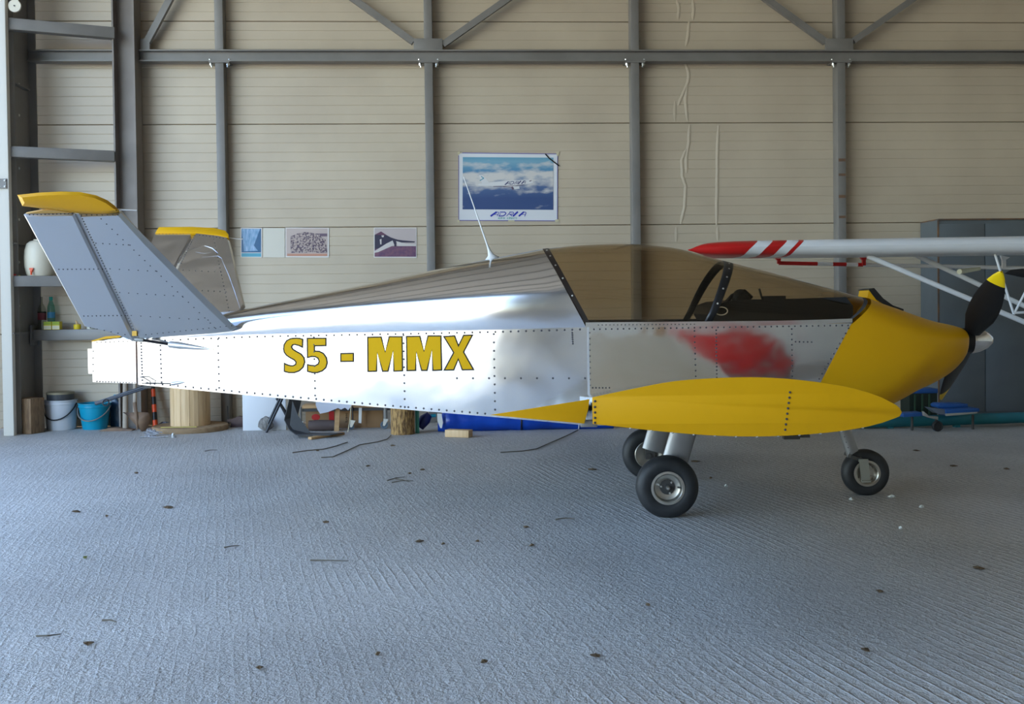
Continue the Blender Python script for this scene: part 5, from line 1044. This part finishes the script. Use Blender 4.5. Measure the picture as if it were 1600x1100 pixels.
def wsr(t):
    i_ = int(t); r0, r1 = bd[i_], bd[min(i_+1, 4)]; c_ = sum(r0, Vector())/20*(1-(t-i_)) + sum(r1, Vector())/20*(t-i_)
    return [c_+(lerp(a_, b_, t-i_)-c_)*1.012 for a_, b_ in zip(r0, r1)][1:10]
MB().grid([wsr(t) for t in (1.35, 1.6, 1.8, 2.0)]).build('windscreen', mat('dark_windscreen', (0.02, 0.025, 0.03), 0.1), e, smooth=True)
hubp = Vector((fx, 7.53, 1.34)); bt = [hit(px_, py_, hubp, Vector((0, 1, 0))) for px_, py_ in ((1571, 427.5), (1580, 421.5), (1600, 419.5), (1680, 419))]; bb_ = [hit(px_, py_, hubp, Vector((0, 1, 0))) for px_, py_ in ((1680, 440), (1600, 433.5), (1585, 430.5))]
half = bt + [hubp+AZ*.035, hubp-AZ*.035] + bb_
for sg in (1, -1): MB().prism([p_ if sg > 0 else Vector((2*fx-p_.x, p_.y, 2*hubp.z-p_.z)) for p_ in half], (0, .03, 0)).build('propeller_blade', M_BLACK, e, bevel=.004)
MB().lathe([(.10, 0), (.10, .06), (.07, .14), (0, .18)], hubp+Vector((0, .07, 0)), (0, -1, 0), n=24).build('spinner', M_WING, e, smooth=True)
for dx in (-.5, .5):
    cc = Vector((fx+dx, 8.4, .19)); MB().lathe([(0, -.05), (.10, -.06), (.17, -.06), (.19, -.02), (.19, .02), (.17, .06), (.10, .06), (0, .05)], cc, (1, 0, 0), n=28).build('wheel', M_RUB, e, smooth=True, angle=50); MB().tube([cc, cc+Vector((-dx*.7, 0, .55))], .025, 8).build('gear_leg', M_WING, e)
# things behind the viewer that only show as reflections
e = empty('red_trailer', Vector((2.25, -4.2, 0)), 'low red trailer mirrored in the cabin side of the aircraft', 'trailer')
MB().box((2.25, -4.2, .42), (1.45, 1.6, .56)).build('body', M_RED, e, bevel=.12)
for dx in (-.78, .78): MB().lathe([(0, -.06), (.2, -.06), (.24, 0), (.2, .06), (0, .06)], (2.25+dx, -4.2, .24), (1, 0, 0), n=24).build('wheel', M_RUB, e, smooth=True, angle=40)
MB().box((1.25, -4.6, .55), (.38, .05, 1.1)).build('brown_board', M_CARD, bevel=.004, label='upright orange-brown board mirrored beside the red trailer', cat='board')

# ================================================================== LITTER ON THE FLOOR
def leaf(px, py, w, m, nm, lab, cat, grp, h=.012):
    q = G(px, py); s_ = w*mpp(q)/2; n_ = 9; a0 = random.uniform(0, 6); b = MB(); ring = []
    for i in range(n_):
        a = 2*math.pi*i/n_; r_ = s_*random.uniform(.55, 1.0); ring.append(q+Vector((r_*math.cos(a), r_*.75*math.sin(a), random.uniform(.001, h))))
    b.add(ring+[q+AZ*(h*1.1), q+AZ*.0005], [(i, (i+1) % n_, n_) for i in range(n_)]+[((i+1) % n_, i, n_+1) for i in range(n_)]); b.build(nm, m, label=lab, cat=cat, group=grp)
for px, py, w in ((263, 794, 20), (167, 808, 7), (510, 817, 13), (655, 847.5, 20), (692, 851, 10), (746, 847, 8), (575, 729, 10), (640, 741, 10), (120, 800.5, 18), (138, 1008, 20), (405, 1046, 16), (590, 1024, 12), (757, 1036, 14), (1375, 926, 16), (1530, 889.5, 24), (1352, 1018, 18), (930, 1027, 22), (830, 853.5, 14), (822, 825, 12), (1088, 722, 18), (1490, 729, 16), (1573, 733.5, 14), (1432, 705, 14), (925, 734.5, 20), (1110, 748, 8), (614, 697, 10), (660, 735, 9), (1013, 947, 10), (213, 740, 9), (496, 705, 8)):
    lab = {1088: 'dark dry leaf lying on the floor just ahead of the near main wheel', 925: 'dark dry leaf lying on the floor behind the far main wheel', 1490: 'dark dry leaf lying on the floor ahead of the nose wheel', 1573: 'dark dry leaf on the floor ahead of the nose wheel, nearer the cabinet', 1432: 'dark dry leaf on the floor between nose wheel and blue dolly', 614: 'dark dry leaf on the floor beside the foot of the log', 496: 'dark dry leaf on the floor between the two curved wires', 575: 'dark dry leaf on the floor below the long curved wire', 1110: 'tiny dark leaf on the floor beside the near main wheel'}.get(px, 'small dark dry leaf lying on the open grooved concrete floor')
    leaf(px, py, w, M_LEAVES, 'dry_leaf', lab, 'leaf', 'dry leaves on the floor')
leaf(133, 873, 10, mat('olive_leaf', (0.16, 0.17, 0.05), .9), 'dry_leaf', 'small olive green leaf lying on the concrete floor', 'leaf', 'dry leaves on the floor')
for px, py, w in ((1330, 782, 11), (1393, 778, 16), (1407.5, 828, 9), (1440, 794, 9), (1134, 761, 7)): leaf(px, py, w, M_FOAM, 'foam_crumb', 'small pale foam crumb lying on the floor before the nose wheel', 'foam crumb', 'foam crumbs on the floor', .018)
for px, py, dx, dy in ((57, 996, 38, -3), (485, 877, 60, 1), (160, 971, 22, 3), (350, 857, 24, -3), (605, 752, 28, -6), (612, 755, 34, -3), (618, 749, 22, 5), (320, 706, 20, -2), (1320, 700, 16, 3), (868, 813, 30, -1)):
    a, c = G(px, py)+AZ*.005, G(px+dx, py+dy)+AZ*.005; mi = (a+c)/2+Vector((random.uniform(-.01, .01), random.uniform(-.02, .02), .004)); MB().tube([a, mi, c], [.0038, .003, .002], 6).build('dry_twig', M_TWIG, smooth=True, label='thin dry twig lying on the grooved concrete floor', cat='twig', group='dry twigs on the floor')
